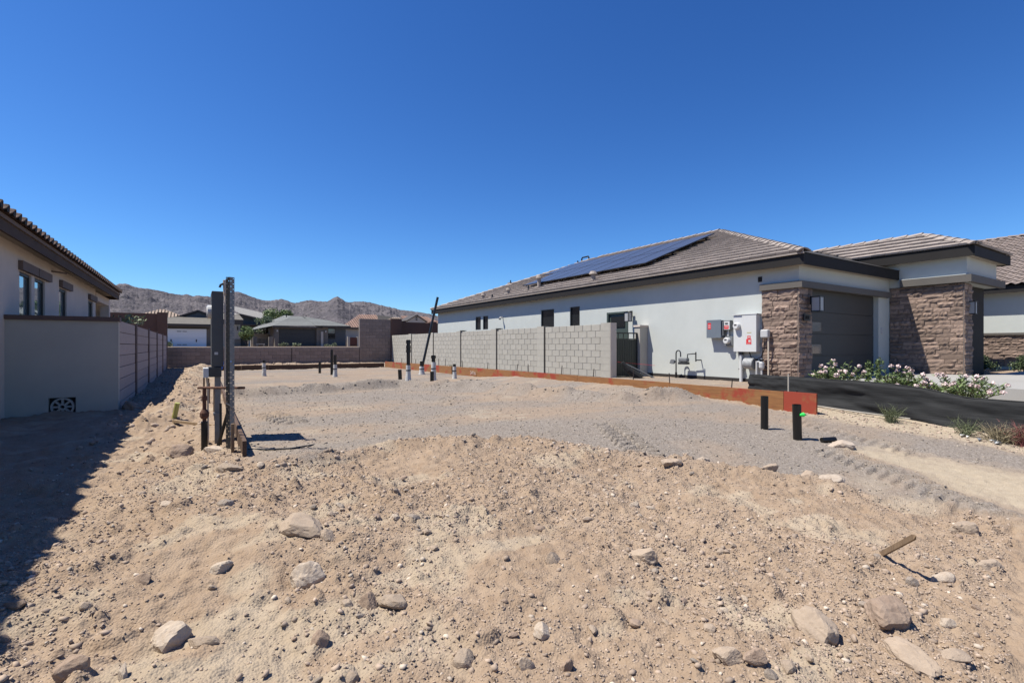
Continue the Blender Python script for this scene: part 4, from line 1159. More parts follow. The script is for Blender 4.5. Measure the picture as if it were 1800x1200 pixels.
far_slope(HB, [(17.7, 68.4, 3.76), (17.7, 84, 3.76), (12.2, 80, 5.15), (12.2, 73.5, 5.15)], M['shingle_grey'], .42, 'u')
fb = MB(); fb.box(8.1, 14.1, 68.5, 68.58, 3.42, 3.62); fb.box(14.1, 17.75, 68.3, 68.38, 3.52, 3.74); obj('fascia', fb, M['far_trim'], HB)
obj('vent_pipe', MB().tube([(10.6, 75, 4.8), (10.6, 75, 5.6)], .06, 6), M['fascia'], HB)
HA = thing('house', 'house with white garage door and brown gable beyond the rear wall', 'house', (-1, 66, G0))
obj('wall', MB().box(-8, 1.45, 66.3, 78, G0 - .3, 3.5), M['far_grey_wall'], HA)
gdm = obj('garage_door', MB().box(-3.9, .98, 66.2, 66.29, G0, 3.03), M['white_door'], HA)
for k in range(2): obj('door_section', MB().box(-3.87, .95, 66.15, 66.199, G0 + .02 + k * 1.07, G0 + 1.04 + k * 1.07), M['white_door'], gdm)
for x in (-2.35, .0): obj('handle', MB().box(x - .05, x + .05, 66.1, 66.149, 1.55, 1.85), M['iron'], gdm)
for z in (1.25, 2.72):
    for x in (-1.6, -1.1): obj('hinge', MB().box(x - .2, x + .2, 66.12, 66.149, z - .03, z + .03), M['iron'], gdm)
far_slope(HA, [(-8, 65.5, 3.5), (1.45, 65.5, 3.5), (1.45, 69, 4.45), (-1.6, 69, 4.55)], M['shingle_brown'], .42, 'u')
obj('gable_wall', MB().prism([(-2.0, 69, 4.2), (2.6, 69, 4.2), (.2, 69, 5.1)], (0, 6, 0)), M['far_blue_wall'], HA)
gt = MB(); gt.prism([(-2.9, 68.8, 4.15), (.17, 68.8, 5.35), (.17, 68.8, 5.15), (-2.4, 68.8, 4.15)], (0, 7, 0)); gt.prism([(.17, 68.8, 5.35), (3.2, 68.8, 4.15), (2.7, 68.8, 4.15), (.17, 68.8, 5.15)], (0, 7, 0))
obj('gable_roof', gt, M['far_trim'], HA)
fb = MB(); fb.box(-8, 1.5, 65.4, 65.48, 3.28, 3.5); fb.box(-8, 1.2, 66.1, 66.19, 3.03, 3.14); obj('fascia', fb, M['far_trim'], HA)
obj('wing_wall', MB().box(1.46, 4.35, 66.0, 76, G0 - .3, 3.6), M['far_white_wall'], HA)
obj('stone_wainscot', MB().box(3.5, 4.37, 65.9, 65.998, G0, 1.9), M['far_grey_wall'], HA)
obj('wing_fascia', MB().box(1.5, 4.6, 65.5, 65.6, 3.65, 4.1), M['far_trim'], HA)
far_slope(HA, [(1.5, 65.5, 4.1), (4.65, 65.5, 4.1), (4.4, 68.5, 4.85), (1.5, 68.5, 4.85)], M['shingle_brown'], .42, 'u')
obj('lamp', MB().box(4.0, 4.12, 65.8, 65.9, 2.95, 3.4), M['iron'], HA)
g1 = thing('side_gate', 'dark solid gate right of the white garage door house', 'gate', (4.8, 66, G0))
obj('panel', MB().box(4.42, 5.15, 66.2, 66.3, G0, 2.2), M['far_dark_door'], g1)
obj('post', MB().box(5.2, 5.42, 66.1, 66.35, G0, 2.4), M['far_white_wall'], g1)
g2 = thing('iron_gate', 'slatted dark gate between brown posts left of the grey house', 'gate', (6.8, 68, G0))
for k in range(8): obj('bar', MB().box(6.35 + k * .15, 6.45 + k * .15, 68.0, 68.05, G0, 2.0), M['iron'], g2)
for x in (5.85, 7.6): obj('post', MB().box(x, x + .45, 67.9, 68.4, G0, 2.25), M['far_grey_wall'], g2)
bn = thing('garden_bench', 'low pale bench among rocks before the slatted gate', 'bench', (6.7, 66, G0))
obj('seat', MB().box(6.05, 7.0, 66.3, 66.7, 1.28, 1.38), M['far_white_wall'], bn)
for x in (6.12, 6.85): obj('leg', MB().box(x, x + .08, 66.35, 66.65, G0, 1.278), M['far_white_wall'], bn)
HD = thing('house', 'two storey grey house with broad pale roof behind the others', 'house', (8, 95, G0))
obj('wall', MB().box(2, 12, 95.5, 108, G0, 5.2), M['far_blue_wall'], HD)
obj('gable_wall', MB().prism([(2.2, 95.45, 4.9), (11.2, 95.45, 4.9), (6.0, 95.45, 6.75)], (0, 3, 0)), M['far_blue_wall'], HD)
far_slope(HD, [(6.2, 94.6, 6.5), (12.1, 94.6, 5.2), (11.0, 101, 7.0), (3.5, 101, 6.95)], M['shingle_pale'], .5, 'u')
far_slope(HD, [(1.0, 94.6, 5.2), (6.2, 94.6, 6.5), (4.5, 101, 6.95), (1.0, 101, 6.9)], M['shingle_pale'], .5, 'u')
obj('fascia', MB().prism([(6.2, 94.5, 6.46), (12.1, 94.5, 5.16), (12.1, 94.5, 4.95), (6.2, 94.5, 6.25)], (0, .08, 0)), M['far_trim'], HD)
obj('lower_roof', MB().box(6.5, 11.5, 93.8, 95.4, 4.55, 4.75), M['far_trim'], HD)
w = obj('window', MB().box(7.4, 9.6, 95.38, 95.44, 3.4, 4.5), M['frame_dark'], HD); obj('pane', MB().box(7.5, 9.5, 95.34, 95.379, 3.5, 4.4), M['glass_pale'], w)
obj('vent_pipe', MB().tube([(6.8, 98, 6.6), (6.8, 98, 7.2)], .08, 6), M['fascia'], HD)
HE = thing('house', 'house with ribbed tan tile hip roof behind the left brown wall', 'house', (-5, 90, G0))
obj('wall', MB().box(-9, -.5, 90.5, 102, G0, 4.8), M['far_white_wall'], HE)
far_slope(HE, [(-9.5, 90, 4.8), (0, 90, 4.8), (-4.2, 95, 6.75), (-4.9, 95, 6.75)], M['tile_tan'], .42, 'v', .10)
far_slope(HE, [(0, 90, 4.8), (0, 102, 4.8), (-4.2, 99, 6.75), (-4.2, 95, 6.75)], M['tile_tan'], .42, 'v', .10)
HR = thing('house', 'long house with red tile roofs and white gable behind the corner wall', 'house', (27, 80, G0))
obj('wall', MB().box(19.9, 38, 80.5, 94, G0, 3.95), M['far_white_wall'], HR)
far_slope(HR, [(19.2, 80, 4.0), (26.5, 80, 4.0), (26.6, 86, 6.5), (23.7, 86, 6.25)], M['tile_red'], .40, 'v', .09)
far_slope(HR, [(25.0, 79.5, 4.3), (31.0, 79.5, 4.3), (30.6, 85, 6.1), (26.6, 85, 6.5)], M['tile_tan'], .40, 'v', .09)
far_slope(HR, [(30.5, 80, 4.2), (39, 80, 4.2), (36.5, 87, 6.55), (31.5, 87, 6.4)], M['tile_red'], .40, 'v', .09)
obj('gable_wall', MB().prism([(29.9, 79.0, 3.5), (33.0, 79.0, 3.5), (33.0, 79.0, 5.35), (31.4, 79.0, 6.2), (29.9, 79.0, 5.45)], (0, .9, 0)), M['far_white_wall'], HR)
gt = MB(); gt.prism([(29.6, 78.8, 5.35), (31.4, 78.8, 6.40), (31.4, 78.8, 6.24), (29.7, 78.8, 5.25)], (0, 4, 0)); gt.prism([(31.4, 78.8, 6.40), (33.4, 78.8, 5.25), (33.3, 78.8, 5.15), (31.4, 78.8, 6.24)], (0, 4, 0))
obj('gable_trim', gt, M['far_trim'], HR)
for z in (5.45, 5.8): obj('gable_vent', MB().box(31.25, 31.55, 78.93, 78.998, z, z + .2), M['iron'], HR)
obj('fascia', MB().box(19.1, 26.5, 79.9, 79.98, 3.8, 4.0), M['far_trim'], HR)
g3 = thing('yard_gate', 'dark red yard gate between pale posts beside the corner block wall', 'gate', (20.8, 79, G0))
obj('panel', MB().box(20.4, 21.5, 79.2, 79.3, G0, 2.45), M['red_gate'], g3)
for x in (20.0, 21.5): obj('post', MB().box(x, x + .38, 79.1, 79.4, G0, 2.6), M['far_white_wall'], g3)

# ------------------------------------------------------------------ plants
def leaves(n, sampler, size, seed, aspect=.45, updir=.3):
    r = np.random.RandomState(seed)
    c = sampler(r, n)
    d = r.normal(size=(n, 3)); d[:, 2] += updir; d /= np.linalg.norm(d, axis=1)[:, None]
    e = np.cross(d, r.normal(size=(n, 3))); e /= np.linalg.norm(e, axis=1)[:, None] + 1e-9
    s = size * (.6 + .8 * r.rand(n))[:, None]
    v = np.stack([c, c + d * s * .5 + e * s * aspect * .5, c + d * s, c + d * s * .5 - e * s * aspect * .5], 1).reshape(-1, 3)
    f = np.arange(n * 4).reshape(n, 4)
    return v, f
def leaf_obj(name, v, f, m, parent):
    off = OFF[parent.name]
    me = big_mesh(name, v - np.array(off), f)
    o = link_mesh(name, me, m, parent); OFF[o.name] = off.copy(); return o
def blob_sampler(blobs):
    B = np.array(blobs, float)
    def s(r, n):
        k = r.randint(0, len(B), n); d = r.normal(size=(n, 3)); d /= np.linalg.norm(d, axis=1)[:, None]
        rad = (r.rand(n) ** .45)[:, None]
        return B[k, :3] + d * rad * B[k, 3:4] * np.array([1, 1, .85])
    return s
def shrub(name, label, cat, base, blobs, n, size, m, seed, group=None, stems=5, spread=.3, aspect=.45):
    t = thing(name, label, cat, base, group)
    v, f = leaves(n, blob_sampler(blobs), size, seed, aspect)
    leaf_obj('foliage', v, f, m, t)
    st = MB(); r = random.Random(seed)
    for b in blobs[:stems * 2]:
        st.tube([(base[0] + r.uniform(-.05, .05), base[1] + r.uniform(-.05, .05), base[2] - .1), ((base[0] + b[0]) / 2, (base[1] + b[1]) / 2, (base[2] + b[2]) / 2), (b[0], b[1], b[2])], [size * .10, size * .07, size * .04], 5)
    obj('stems', st, M['bark'], t)
    return t
def blobs_in(base, w, h, n, seed, br):
    r = random.Random(seed)
    return [(base[0] + r.gauss(0, .36) * w, base[1] + r.gauss(0, .36) * w, base[2] + h * (.25 + .75 * r.random()), br * r.uniform(.6, 1.2)) for _ in range(n)]
# flowering shrubs behind the silt fence
def flower_shrub(x, y, w, h, label, seed, nfl):
    z = gz(x, y); base = (x, y, z); r = np.random.RandomState(seed)
    t = thing('flowering_shrub', label, 'shrub', base, 'pink flowering shrubs behind the silt fence')
    n = 46; st = MB(); tips = []
    V = []; Fc = []; k = 0
    for i in range(n):
        a = r.rand() * 2 * math.pi; q = r.rand() ** .6
        tx = x + math.cos(a) * q * w * .5; ty = y + math.sin(a) * q * w * .5; tz = z + h * (1 - .45 * q * q) * r.uniform(.6, 1.05)
        p0 = Vector((x + math.cos(a) * q * w * .15, y + math.sin(a) * q * w * .15, z - .02)); p2 = Vector((tx, ty, tz)); p1 = (p0 + p2) / 2 + Vector((0, 0, .06))
        st.tube([p0, p1, p2], [.007, .006, .003], 4); tips.append(p2)
        for s in range(34):
            u_ = .25 + .75 * r.rand(); c = p0.lerp(p1, min(1, u_ * 2)) if u_ < .5 else p1.lerp(p2, u_ * 2 - 1)
            b = r.rand() * 2 * math.pi; d = Vector((math.cos(b), math.sin(b), r.uniform(.1, 1.1))).normalized(); L = r.uniform(.05, .10)
            e = d.cross(Vector(r.normal(size=3))).normalized() * L * .13
            V += [c, c + d * L * .5 + e, c + d * L, c + d * L * .5 - e]; Fc.append((k, k + 1, k + 2, k + 3)); k += 4
    obj('foliage', MB().add(V, Fc), M['leaf'], t); obj('stems', st, M['bark'], t)
    for j in range(nfl):
        c = tips[j % len(tips)] + Vector((0, 0, .02)); V = []; Fc = []; k = 0
        for s in range(30):
            d = Vector(r.normal(size=3)).normalized(); cc = c + d * .036 * r.rand() ** .4; e1 = Vector(r.normal(size=3)).normalized(); e2 = e1.cross(d).normalized(); L = r.uniform(.012, .022)
            V += [cc - e1 * L, cc + e2 * L, cc + e1 * L, cc - e2 * L]; Fc.append((k, k + 1, k + 2, k + 3)); k += 4
        obj('blossom', MB().add(V, Fc), M['blossom'], t)
flower_shrub(10.30, 4.55, 1.0, .62, 'pink flowering shrub behind the fence nearest the garage pier', 3, 24)
flower_shrub(10.35, 3.60, .85, .55, 'pink flowering shrub in the middle of three behind the fence', 4, 22)
flower_shrub(10.60, 2.80, 1.10, .58, 'widest pink flowering shrub behind the fence beside the pale driveway', 5, 30)
for (x, y, h, lb, sd) in ((10.9, 4.30, .62, 'upright bright green sprout beside the first flowering shrub', 21), (10.85, 4.12, .70, 'taller bright green sprout right of the first flowering shrub', 22)):
    z = gz(x, y); shrub('green_sprout', lb, 'plant', (x, y, z), [(x + .01 * k, y, z + h * (.2 + .1 * k), .06) for k in range(8)], 260, .06, M['leaf'], sd)
for (x, y, lb, sd) in ((21.6, 5.25, 'dark rounded bush before the stone wainscot nearest the entry', 31), (21.9, 4.35, 'dark rounded bush at the right edge before the stone wainscot', 32)):
    shrub('dark_bush', lb, 'bush', (x, y, .3), blobs_in((x, y, .3), .22, .42, 10, sd, .17), 1500, .07, M['leaf_dark'], sd, 'dark bushes by the stone wainscot')
shrub('leafy_shrub', 'leafy green shrub rising above the left block wall', 'shrub', (-1.9, 19.4, .2), blobs_in((-1.9, 19.4, .9), .50, 1.15, 16, 41, .22), 900, .11, M['leaf_grey'], 41, aspect=.6)
def tree(name, label, base, h, w, n, m, seed, leaf=.3):
    t = thing(name, label, 'tree', base); r = random.Random(seed)
    tr = MB(); top = Vector((base[0], base[1], base[2] + h * .45)); tr.tube([base, top], [h * .035, h * .022], 8)
    bl = []
    for k in range(16):
        a = r.random() * 6.28; q = r.uniform(.15, .5) * w; p = Vector((base[0] + math.cos(a) * q, base[1] + math.sin(a) * q, base[2] + h * r.uniform(.45, .92)))
        tr.tube([top - Vector((0, 0, r.random() * h * .15)), p], [h * .012, h * .004], 5); bl.append((p.x, p.y, p.z, w * r.uniform(.16, .30)))
    obj('trunk', tr, M['bark'], t)
    v, f = leaves(n, blob_sampler(bl), leaf, seed, .5); leaf_obj('crown', v, f, m, t)
tree('green_tree', 'bright green tree rising behind the grey hip roofed house', (10.9, 86, G0), 6.3, 3.4, 5000, M['leaf'], 51)
tree('grey_tree', 'grey green tree in front of the broad pale roof', (8.1, 76, G0), 4.4, 1.9, 2200, M['leaf_grey'], 52, .22)
shrub('green_hedge', 'clipped green bush over the dark gate by the white door house', 'bush', (5.0, 65.0, G0), blobs_in((5.0, 65.0, 1.5), .9, 1.7, 18, 53, .42), 2600, .2, M['leaf'], 53)
for x, y, w, sd, lb in ((10.6, 66.5, 1.3, 61, 'low grey desert shrub in front of the dark garage door'), (14.9, 66.5, 1.9, 62, 'wider grey desert shrub below the blue grey wall window'), (-2.6, 64.8, 1.0, 63, 'low scrubby plant before the white garage door'), (9.0, 66.6, .7, 64, 'small grey desert shrub left of the dark garage door')):
    shrub('desert_shrub', lb, 'shrub', (x, y, G0), blobs_in((x, y, G0), w * .5, .5, 9, sd, .25), 700, .14, M['leaf_grey'], sd, 'low desert shrubs beyond the rear wall')
# weeds
def weed(name, label, x, y, w, h, n, m, seed, group='dry weeds along the silt fence'):
    z = gz(x, y); r = random.Random(seed); mb = MB()
    for i in range(n):
        a = r.random() * 6.28; q = r.uniform(.1, .5) * w; hh = h * r.uniform(.35, 1.)
        p0 = Vector((x + r.gauss(0, .10) * w, y + r.gauss(0, .10) * w, z - .01)); p2 = Vector((x + math.cos(a) * q, y + math.sin(a) * q, z + hh)); p1 = (p0 + p2) / 2 + Vector((r.gauss(0, .03), r.gauss(0, .03), .15 * hh))
        s = (p2 - p0).cross(Vector((r.random() - .5, r.random() - .5, .2))).normalized() * .0034
        mb.add([p0 - s, p0 + s, p1 + s * .8, p1 - s * .8, p2], [(0, 1, 2, 3), (3, 2, 4)])
        for k in range(3):
            b0 = p0.lerp(p2, r.uniform(.3, .9)); b1 = b0 + Vector((r.gauss(0, .05), r.gauss(0, .05), r.uniform(0, .07)))
            mb.add([b0 - s * .6, b0 + s * .6, b1], [(0, 1, 2)])
    o = obj(name, mb, m, loc=(x, y, z)); return tag(o, label, 'weed', group)
weed('dry_weed', 'sparse green grass tuft at the foot of the fence near the lath end', 9.02, 3.25, .5, .32, 85, M['greenweed'], 71)
weed('dry_weed', 'pale weed with long stems at the fence below the widest shrub', 8.95, 2.35, .5, .28, 80, M['greenweed'], 72)
weed('dry_weed', 'tangled dry brown weed at the fence by the right edge', 8.9, 1.98, .75, .28, 170, M['dryweed'], 73)
weed('dry_weed', 'reddish dry weed at the extreme right of the fence', 8.9, 1.78, .5, .36, 120, M['redweed'], 74)
weed('dry_weed', 'small grey weed behind the form board against the block wall', 9.7, 20.2, .5, .35, 90, M['greenweed'], 75)

# ------------------------------------------------------------------ silt fence
def silt():
    P = [(9.80, 6.05), (9.70, 5.85), (9.55, 5.3), (9.35, 4.5), (9.30, 3.7), (9.33, 3.0), (9.30, 2.45), (9.22, 1.9), (9.1, 1.2), (9.0, .2), (8.9, -2), (8.8, -4)]
    topz = [.50, .52, .52, .53, .51, .46, .36, .36, .36, .33, .25, .2]
    s = [0]
    for a, b in zip(P[:-1], P[1:]): s.append(s[-1] + math.hypot(b[0] - a[0], b[1] - a[1]))
    q = np.linspace(0, s[-1], 260); xs = np.interp(q, s, [p[0] for p in P]); ys_ = np.interp(q, s, [p[1] for p in P]); tz = np.interp(q, s, topz)
    bz = gbase(xs, ys_) - .05; NV = 16
    V = []
    for j in range(NV + 1):
        t = j / NV
        zz_ = bz + (tz - bz) * t + .012 * fbm(q * 1.3, q * 0 + 3, 5, 3) * t
        off = .05 * fbm(q * 1.4 + t * 1.2, q * 0 + t * 2.5, 8, 4) + .022 * fbm(q * 2.6 + t * 3, q * 0 + t * 7, 9, 3, .5) + .022 * np.abs(fbm(q * 1.1 + t * 2, q * 0 + t * 11, 19, 2)) - .04 * (1 - t) ** 2 + (.05 if j == NV else 0)
        V.append(np.stack([xs + off, ys_, zz_], -1))
    V = np.concatenate(V); n = len(q)
    id_ = np.arange((NV + 1) * n).reshape(NV + 1, n)
    f = np.stack([id_[:-1, :-1], id_[:-1, 1:], id_[1:, 1:], id_[1:, :-1]], -1).reshape(-1, 4)
    t = thing('silt_fence', 'long black silt fence fabric in front of the flowering shrubs', 'silt fence', (9.3, 3.5, 0))
    me = big_mesh('fabric', V - np.array((9.3, 3.5, 0)), f)
    o = link_mesh('fabric', me, M['fabric'], t, smooth=True); sd = o.modifiers.new('thickness', 'SOLIDIFY'); sd.thickness = .006
    for y, x in ((4.95, 9.38),):
        z = float(gbase(x, y)); obj('stake', MB().box(x - .10, x - .085, y - .012, y + .012, z - .1, z + .50), M['lath'], t)
    hm = MB(); hm.tube([tuple(p) for p in V[-n::4] - np.array((.012, 0, .008))], .013, 6); obj('top_hem', hm, M['fabric'], t)
    hem = MB(); hem.tube([(9.22, 4.45, .045), (9.15, 3.7, .015), (9.17, 3.05, -.01)], .012, 6); obj('base_lath', hem, M['lath'], t)
silt()
fr = thing('fabric_scrap', 'rolled black silt fabric leaning before the side gate', 'fabric roll', (10.9, 10.3, .1))
obj('roll', MB().tube([(10.55, 10.45, .62), (10.7, 10.35, .40), (11.0, 10.15, .15)], [.05, .10, .13], 10), M['fabric'], fr)
obj('pole', MB().tube([(10.6, 10.4, .58), (11.55, 9.85, .05)], .025, 8), M['galv'], fr)

# ------------------------------------------------------------------ form boards and stakes
def board(name, label, a, b, z0, z1, th, m, side=1, cat='form board'):
    a = Vector((*a, 0)); b = Vector((*b, 0)); d = (b - a).normalized(); s = Vector((-d.y, d.x, 0)) * th * side
    t = thing(name, label, cat, (a + b) / 2)
    n = 7; L = (b - a).length
    cuts = [0, .026] + [k / n for k in range(1, n + 1)] if m is M['form'] else [k / n for k in range(n + 1)]
    for k in range(len(cuts) - 1):
        p = a + d * (L * cuts[k]); q = a + d * (L * cuts[k + 1] - .006); w = rnd.uniform(-.008, .008) if k else 0
        obj('plank', MB().prism([p + Vector((0, 0, z0)), q + Vector((0, 0, z0)), q + s + Vector((0, 0, z0)), p + s + Vector((0, 0, z0))], (0, 0, z1 - z0 + w)), M['form_red'] if m is M['form'] and k == 0 else m, t)
    return t
RF = board('form_board', 'long orange wooden form board with red paint along the right of the pad', (8.75, 4.2), (8.28, 25.2), -.12, .30, .04, M['form'], -1)
text('chalk_number', "34'16", .20, (8.46, 16.05, .055), (R(90), 0, R(-91.3)), M['chalk'], RF, .001)
rp = MB(); rp.box(8.706, 8.7075, 4.28, 4.62, .02, .27)
BF = board('form_board', 'form board across the back of the pad, its shaded face coloured dark', (.62, 25.2), (8.25, 25.2), -.12, .22, .04, M['lumber_dark'], 1)
LF = board('form_board', 'dark brown form board edge running back beside the meter pedestal', (.385, 5.56), (.62, 25.1), -.15, .155, .038, M['lumber_dark'], -1)
ORD = 'first second third fourth fifth sixth seventh eighth ninth tenth eleventh twelfth thirteenth fourteenth'.split()
sx = [(8.92, 5.9, .38), (8.85, 7.3, .42), (8.82, 8.4, .44), (8.78, 9.8, .42), (8.74, 11.1, .46), (8.7, 12.6, .46), (8.66, 13.3, .44), (8.62, 15.1, .44), (8.6, 16.9, .46), (8.55, 18.4, .5), (8.55, 19.0, .5), (8.5, 21.5, .42), (8.45, 23.3, .42), (8.42, 24.6, .42)]
for i, (x, y, h) in enumerate(sx):
    lean = rnd.uniform(-.09, .09); ly = rnd.uniform(-.05, .05)
    o = obj('rebar_stake', MB().tube([(x, y, -.1), (x + ly, y + lean, h + .08)], .011, 6), M['rebar'], loc=(x, y, 0))
    tag(o, 'thin dark rebar stake behind the orange form board, %s from its near end' % ORD[i], 'stake', 'rebar stakes along the orange form board')
for i, (x, y, h) in enumerate([(.25, 7.6, .32), (.24, 8.6, .36), (.26, 9.7, .38), (.20, 11.0, .40), (.22, 12.6, .40), (.16, 14.4, .42)]):
    o = obj('wood_stake', MB().box(x - .02, x + .02, y - .02, y + .02, -.2, h), M['stakewood'], loc=(x, y, 0))
    tag(o, 'rough wooden stake beside the left form board, %s in line from the pedestal' % ORD[i], 'stake', 'wooden stakes along the left form board')
for i, x in enumerate((2.6, 3.4, 3.6, 5.3, 5.6)):
    o = obj('rebar_stake', MB().tube([(x, 25.35, -.1), (x + .03, 25.4, .36)], .011, 6), M['rebar'], loc=(x, 25.35, 0))
    tag(o, 'thin stake behind the dark rear form board, %s from the left' % ORD[i], 'stake', 'stakes behind the rear form board')

# ------------------------------------------------------------------ pipes standing in the pad
def pipe(label, x, y, h, r=.055, wrap=0., collar=0., lean=(0, 0), couplings=(), tagged=False):
    z = gz(x, y); t = thing('stub_pipe', label, 'pipe', (x, y, z), 'plumbing stub pipes in the gravel pad')
    P = lambda k: (x + lean[0] * k, y + lean[1] * k, z + k)
    b = MB(); b.tube([P(-.1), P(h)], r, 14, cap=False); b.tube([P(h), P(h - .15)], r * .86, 14, cap=False)
    b.add([P(h - .15)] + [], [])
    n = 14
    ring = [(P(h)[0] + r * math.cos(2 * math.pi * k / n), P(h)[1] + r * math.sin(2 * math.pi * k / n), P(h)[2]) for k in range(n)] + [(P(h)[0] + r * .86 * math.cos(2 * math.pi * k / n), P(h)[1] + r * .86 * math.sin(2 * math.pi * k / n), P(h)[2]) for k in range(n)]
    b.add(ring, [(k, (k + 1) % n, n + (k + 1) % n, n + k) for k in range(n)])
    obj('pipe_body', b, M['abs'], t, smooth=False)
    if wrap:
        pts = [P(-.05), P(wrap * .2), P(wrap * .45), P(wrap * .7), P(wrap)]
        rr_ = [r * 1.75, r * 1.45, r * 1.3, r * 1.25, r * 1.18]
        pts = [(p[0] + rnd.uniform(-.008, .008), p[1], p[2]) for p in pts]
        obj('foam_wrap', MB().tube(pts, rr_, 12), M['wrap'], t)
        obj('tape_band', MB().tube([P(wrap * .62), P(wrap * .62 + .03)], r * 1.34, 12), M['tape'], t)
    for c in couplings: obj('coupling', MB().tube([P(c), P(c + .09)], r * 1.3, 14), M['abs'], t)
    return t
pipe('white wrapped pipe with black top standing alone nearest the meter pedestal', 2.08, 20.0, .57, .05, wrap=.47)
pipe('short thin black pipe left of the wrapped pair near the rear form board', 4.19, 20.9, .46, .05)
pipe('tall thin black pipe of the pair in the middle of the pad', 4.30, 19.3, .95, .05)
pipe('black topped white wrapped pipe of the pair in the middle of the pad', 4.17, 18.2, .78, .055, wrap=.44)
pipe('stubby leaning black pipe beside the tall white wrapped pipe', 4.74, 13.1, .41, .052, lean=(-.05, 0))
pipe('tall pipe with black couplings above a white wrapped base', 4.78, 12.6, 1.08, .05, wrap=.40, couplings=(.98, .84, .74))
t = pipe('white wrapped stub holding the long leaning black pipe', 7.33, 17.9, .50, .075, wrap=.30)
o = thing('leaning_pipe', 'long thin black pipe leaning high above the block wall', 'pipe', (7.33, 17.9, 0))
obj('pipe_body', MB().tube([(7.33, 17.9, .2), (8.02, 17.95, 3.02)], .048, 12), M['abs'], o)
pipe('white wrapped pipe with thick black collar under the leaning pipe', 6.42, 14.7, .80, .062, wrap=.58, couplings=(.70,))
pipe('short black pipe in front of the thick collared white pipe', 5.72, 13.2, .36, .055)
pipe('small white wrapped pipe with black cap nearest the block wall', 7.36, 15.1, .49, .05, wrap=.40)
pipe('left black pipe of the two before the end of the orange board', 6.80, 3.96, .47, .05, lean=(0, 0))
t = pipe('black pipe with green tape tag before the end of the orange board', 6.64, 3.42, .46, .053, lean=(-.05, 0))
z = gz(6.64, 3.42)
obj('green_tag', MB().tube([(6.60, 3.37, z + .33), (6.64, 3.35, z + .335), (6.69, 3.335, z + .33)], [.012, .03, .006], 8), M['greentape'], t)
o = thing('pipe_offcut', 'short black pipe offcut lying beside the green tagged pipe', 'pipe', (6.9, 3.15, 0))
z = gz(6.85, 3.15); obj('pipe_body', MB().tube([(6.76, 3.18, z + .03), (6.93, 3.10, z + .035)], .035, 12), M['abs'], o)

# ------------------------------------------------------------------ meter pedestal, steel post, gas stub
PD = thing('meter_pedestal', 'tall narrow grey electric meter pedestal on a steel pole', 'meter pedestal', (.22, 6.7, 0))
obj('cabinet', MB().box(.148, .264, 6.60, 7.12, .86, 1.73), M['pedestal'], PD, bevel=.005)
obj('cabinet_seam', MB().box(.150, .2625, 6.594, 6.5995, .90, 1.69), M['pedestal'], PD)
obj('meter', MB().tube([(.148, 6.80, 1.50), (.112, 6.80, 1.50), (.10, 6.80, 1.50)], [.082, .08, .06], 18), M['meterglass'], PD)
obj('label_plate', MB().box(.175, .21, 6.590, 6.5938, 1.0, 1.03), M['sticker_white'], PD)
obj('lower_box', MB().box(.12, .245, 6.58, 6.86, .745, .858), M['galv_dark'], PD, bevel=.004)
obj('junction_box', MB().box(.065, .118, 6.55, 6.78, .74, .85), M['enclosure_light'], PD, bevel=.006)
obj('pole', MB().box(.178, .238, 6.62, 6.68, -.15, .744), M['galv'], PD)
obj('clamp', MB().box(.165, .25, 6.605, 6.69, .30, .33), M['galv'], PD)
obj('conduit', MB().tube([(.10, 6.66, .74), (.11, 6.66, .60), (.115, 6.66, -.1)], .010, 8), M['pvc'], PD)
obj('mast_conduit', MB().tube([(.285, 6.58, .60), (.288, 6.58, 1.78)], .017, 10), M['pvc'], PD)
obj('wire_bundle', MB().tube([(.305, 6.57, .70), (.308, 6.57, 1.80)], .012, 8), M['abs'], PD)
obj('tape_wrap', MB().tube([(.285, 6.57, 1.70), (.29, 6.57, 1.80), (.27, 6.56, 1.86)], [.025, .034, .015], 10), M['pvc'], PD)
obj('wire_tail', MB().tube([(.27, 6.56, 1.82), (.235, 6.56, 1.80), (.225, 6.56, 1.77)], .012, 8), M['abs'], PD)
def perforated(mb, o, u, w, z0, z1, th, n, pitch=.0254, hole=.0105, cols=2):
    o = Vector(o); u = Vector(u).normalized(); n = Vector(n).normalized() * th
    cw = w / cols; rows = int((z1 - z0) / pitch); h = (z1 - z0) / rows
    for off in (Vector(), n):
        for c in range(cols):
            for r in range(rows):
                a0, a1, b0, b1 = c * cw, (c + 1) * cw, z0 + r * h, z0 + (r + 1) * h; ca, cb = (a0 + a1) / 2, (b0 + b1) / 2
                P = lambda a, b: o + u * a + Vector((0, 0, b)) + off
                if (r + c) % 2 == 0 or cols == 1:
                    k = hole / 2; q = [(a0, b0), (a1, b0), (a1, b1), (a0, b1)]; i_ = [(ca - k, cb - k), (ca + k, cb - k), (ca + k, cb + k), (ca - k, cb + k)]
                    for j in range(4): mb.quad(P(*q[j]), P(*q[(j + 1) % 4]), P(*i_[(j + 1) % 4]), P(*i_[j]))
                else: mb.quad(P(a0, b0), P(a1, b0), P(a1, b1), P(a0, b1))
    return mb
SP = thing('steel_post', 'tall perforated steel angle post beside the meter pedestal', 'post', (.30, 6.02, 0))
pm = perforated(MB(), (.298, 6.0, 0), (.045, .018, 0), .048, -.1, 1.83, .003, (0, 1, 0), pitch=.028, hole=.0082, cols=2)
obj('right_flange', pm, M['galv'], SP)
pm = perforated(MB(), (.298, 6.0, 0), (-.034, .03, 0), .046, -.1, 1.83, .003, (0, 1, 0), pitch=.028, hole=.0082, cols=2)
obj('left_flange', pm, M['galv_dark'], SP)  # one steel angle: light and shade of its two faces put into the colours
obj('splice_plate', MB().box(.262, .335, 6.02, 6.026, .43, .45), M['galv_dark'], SP)
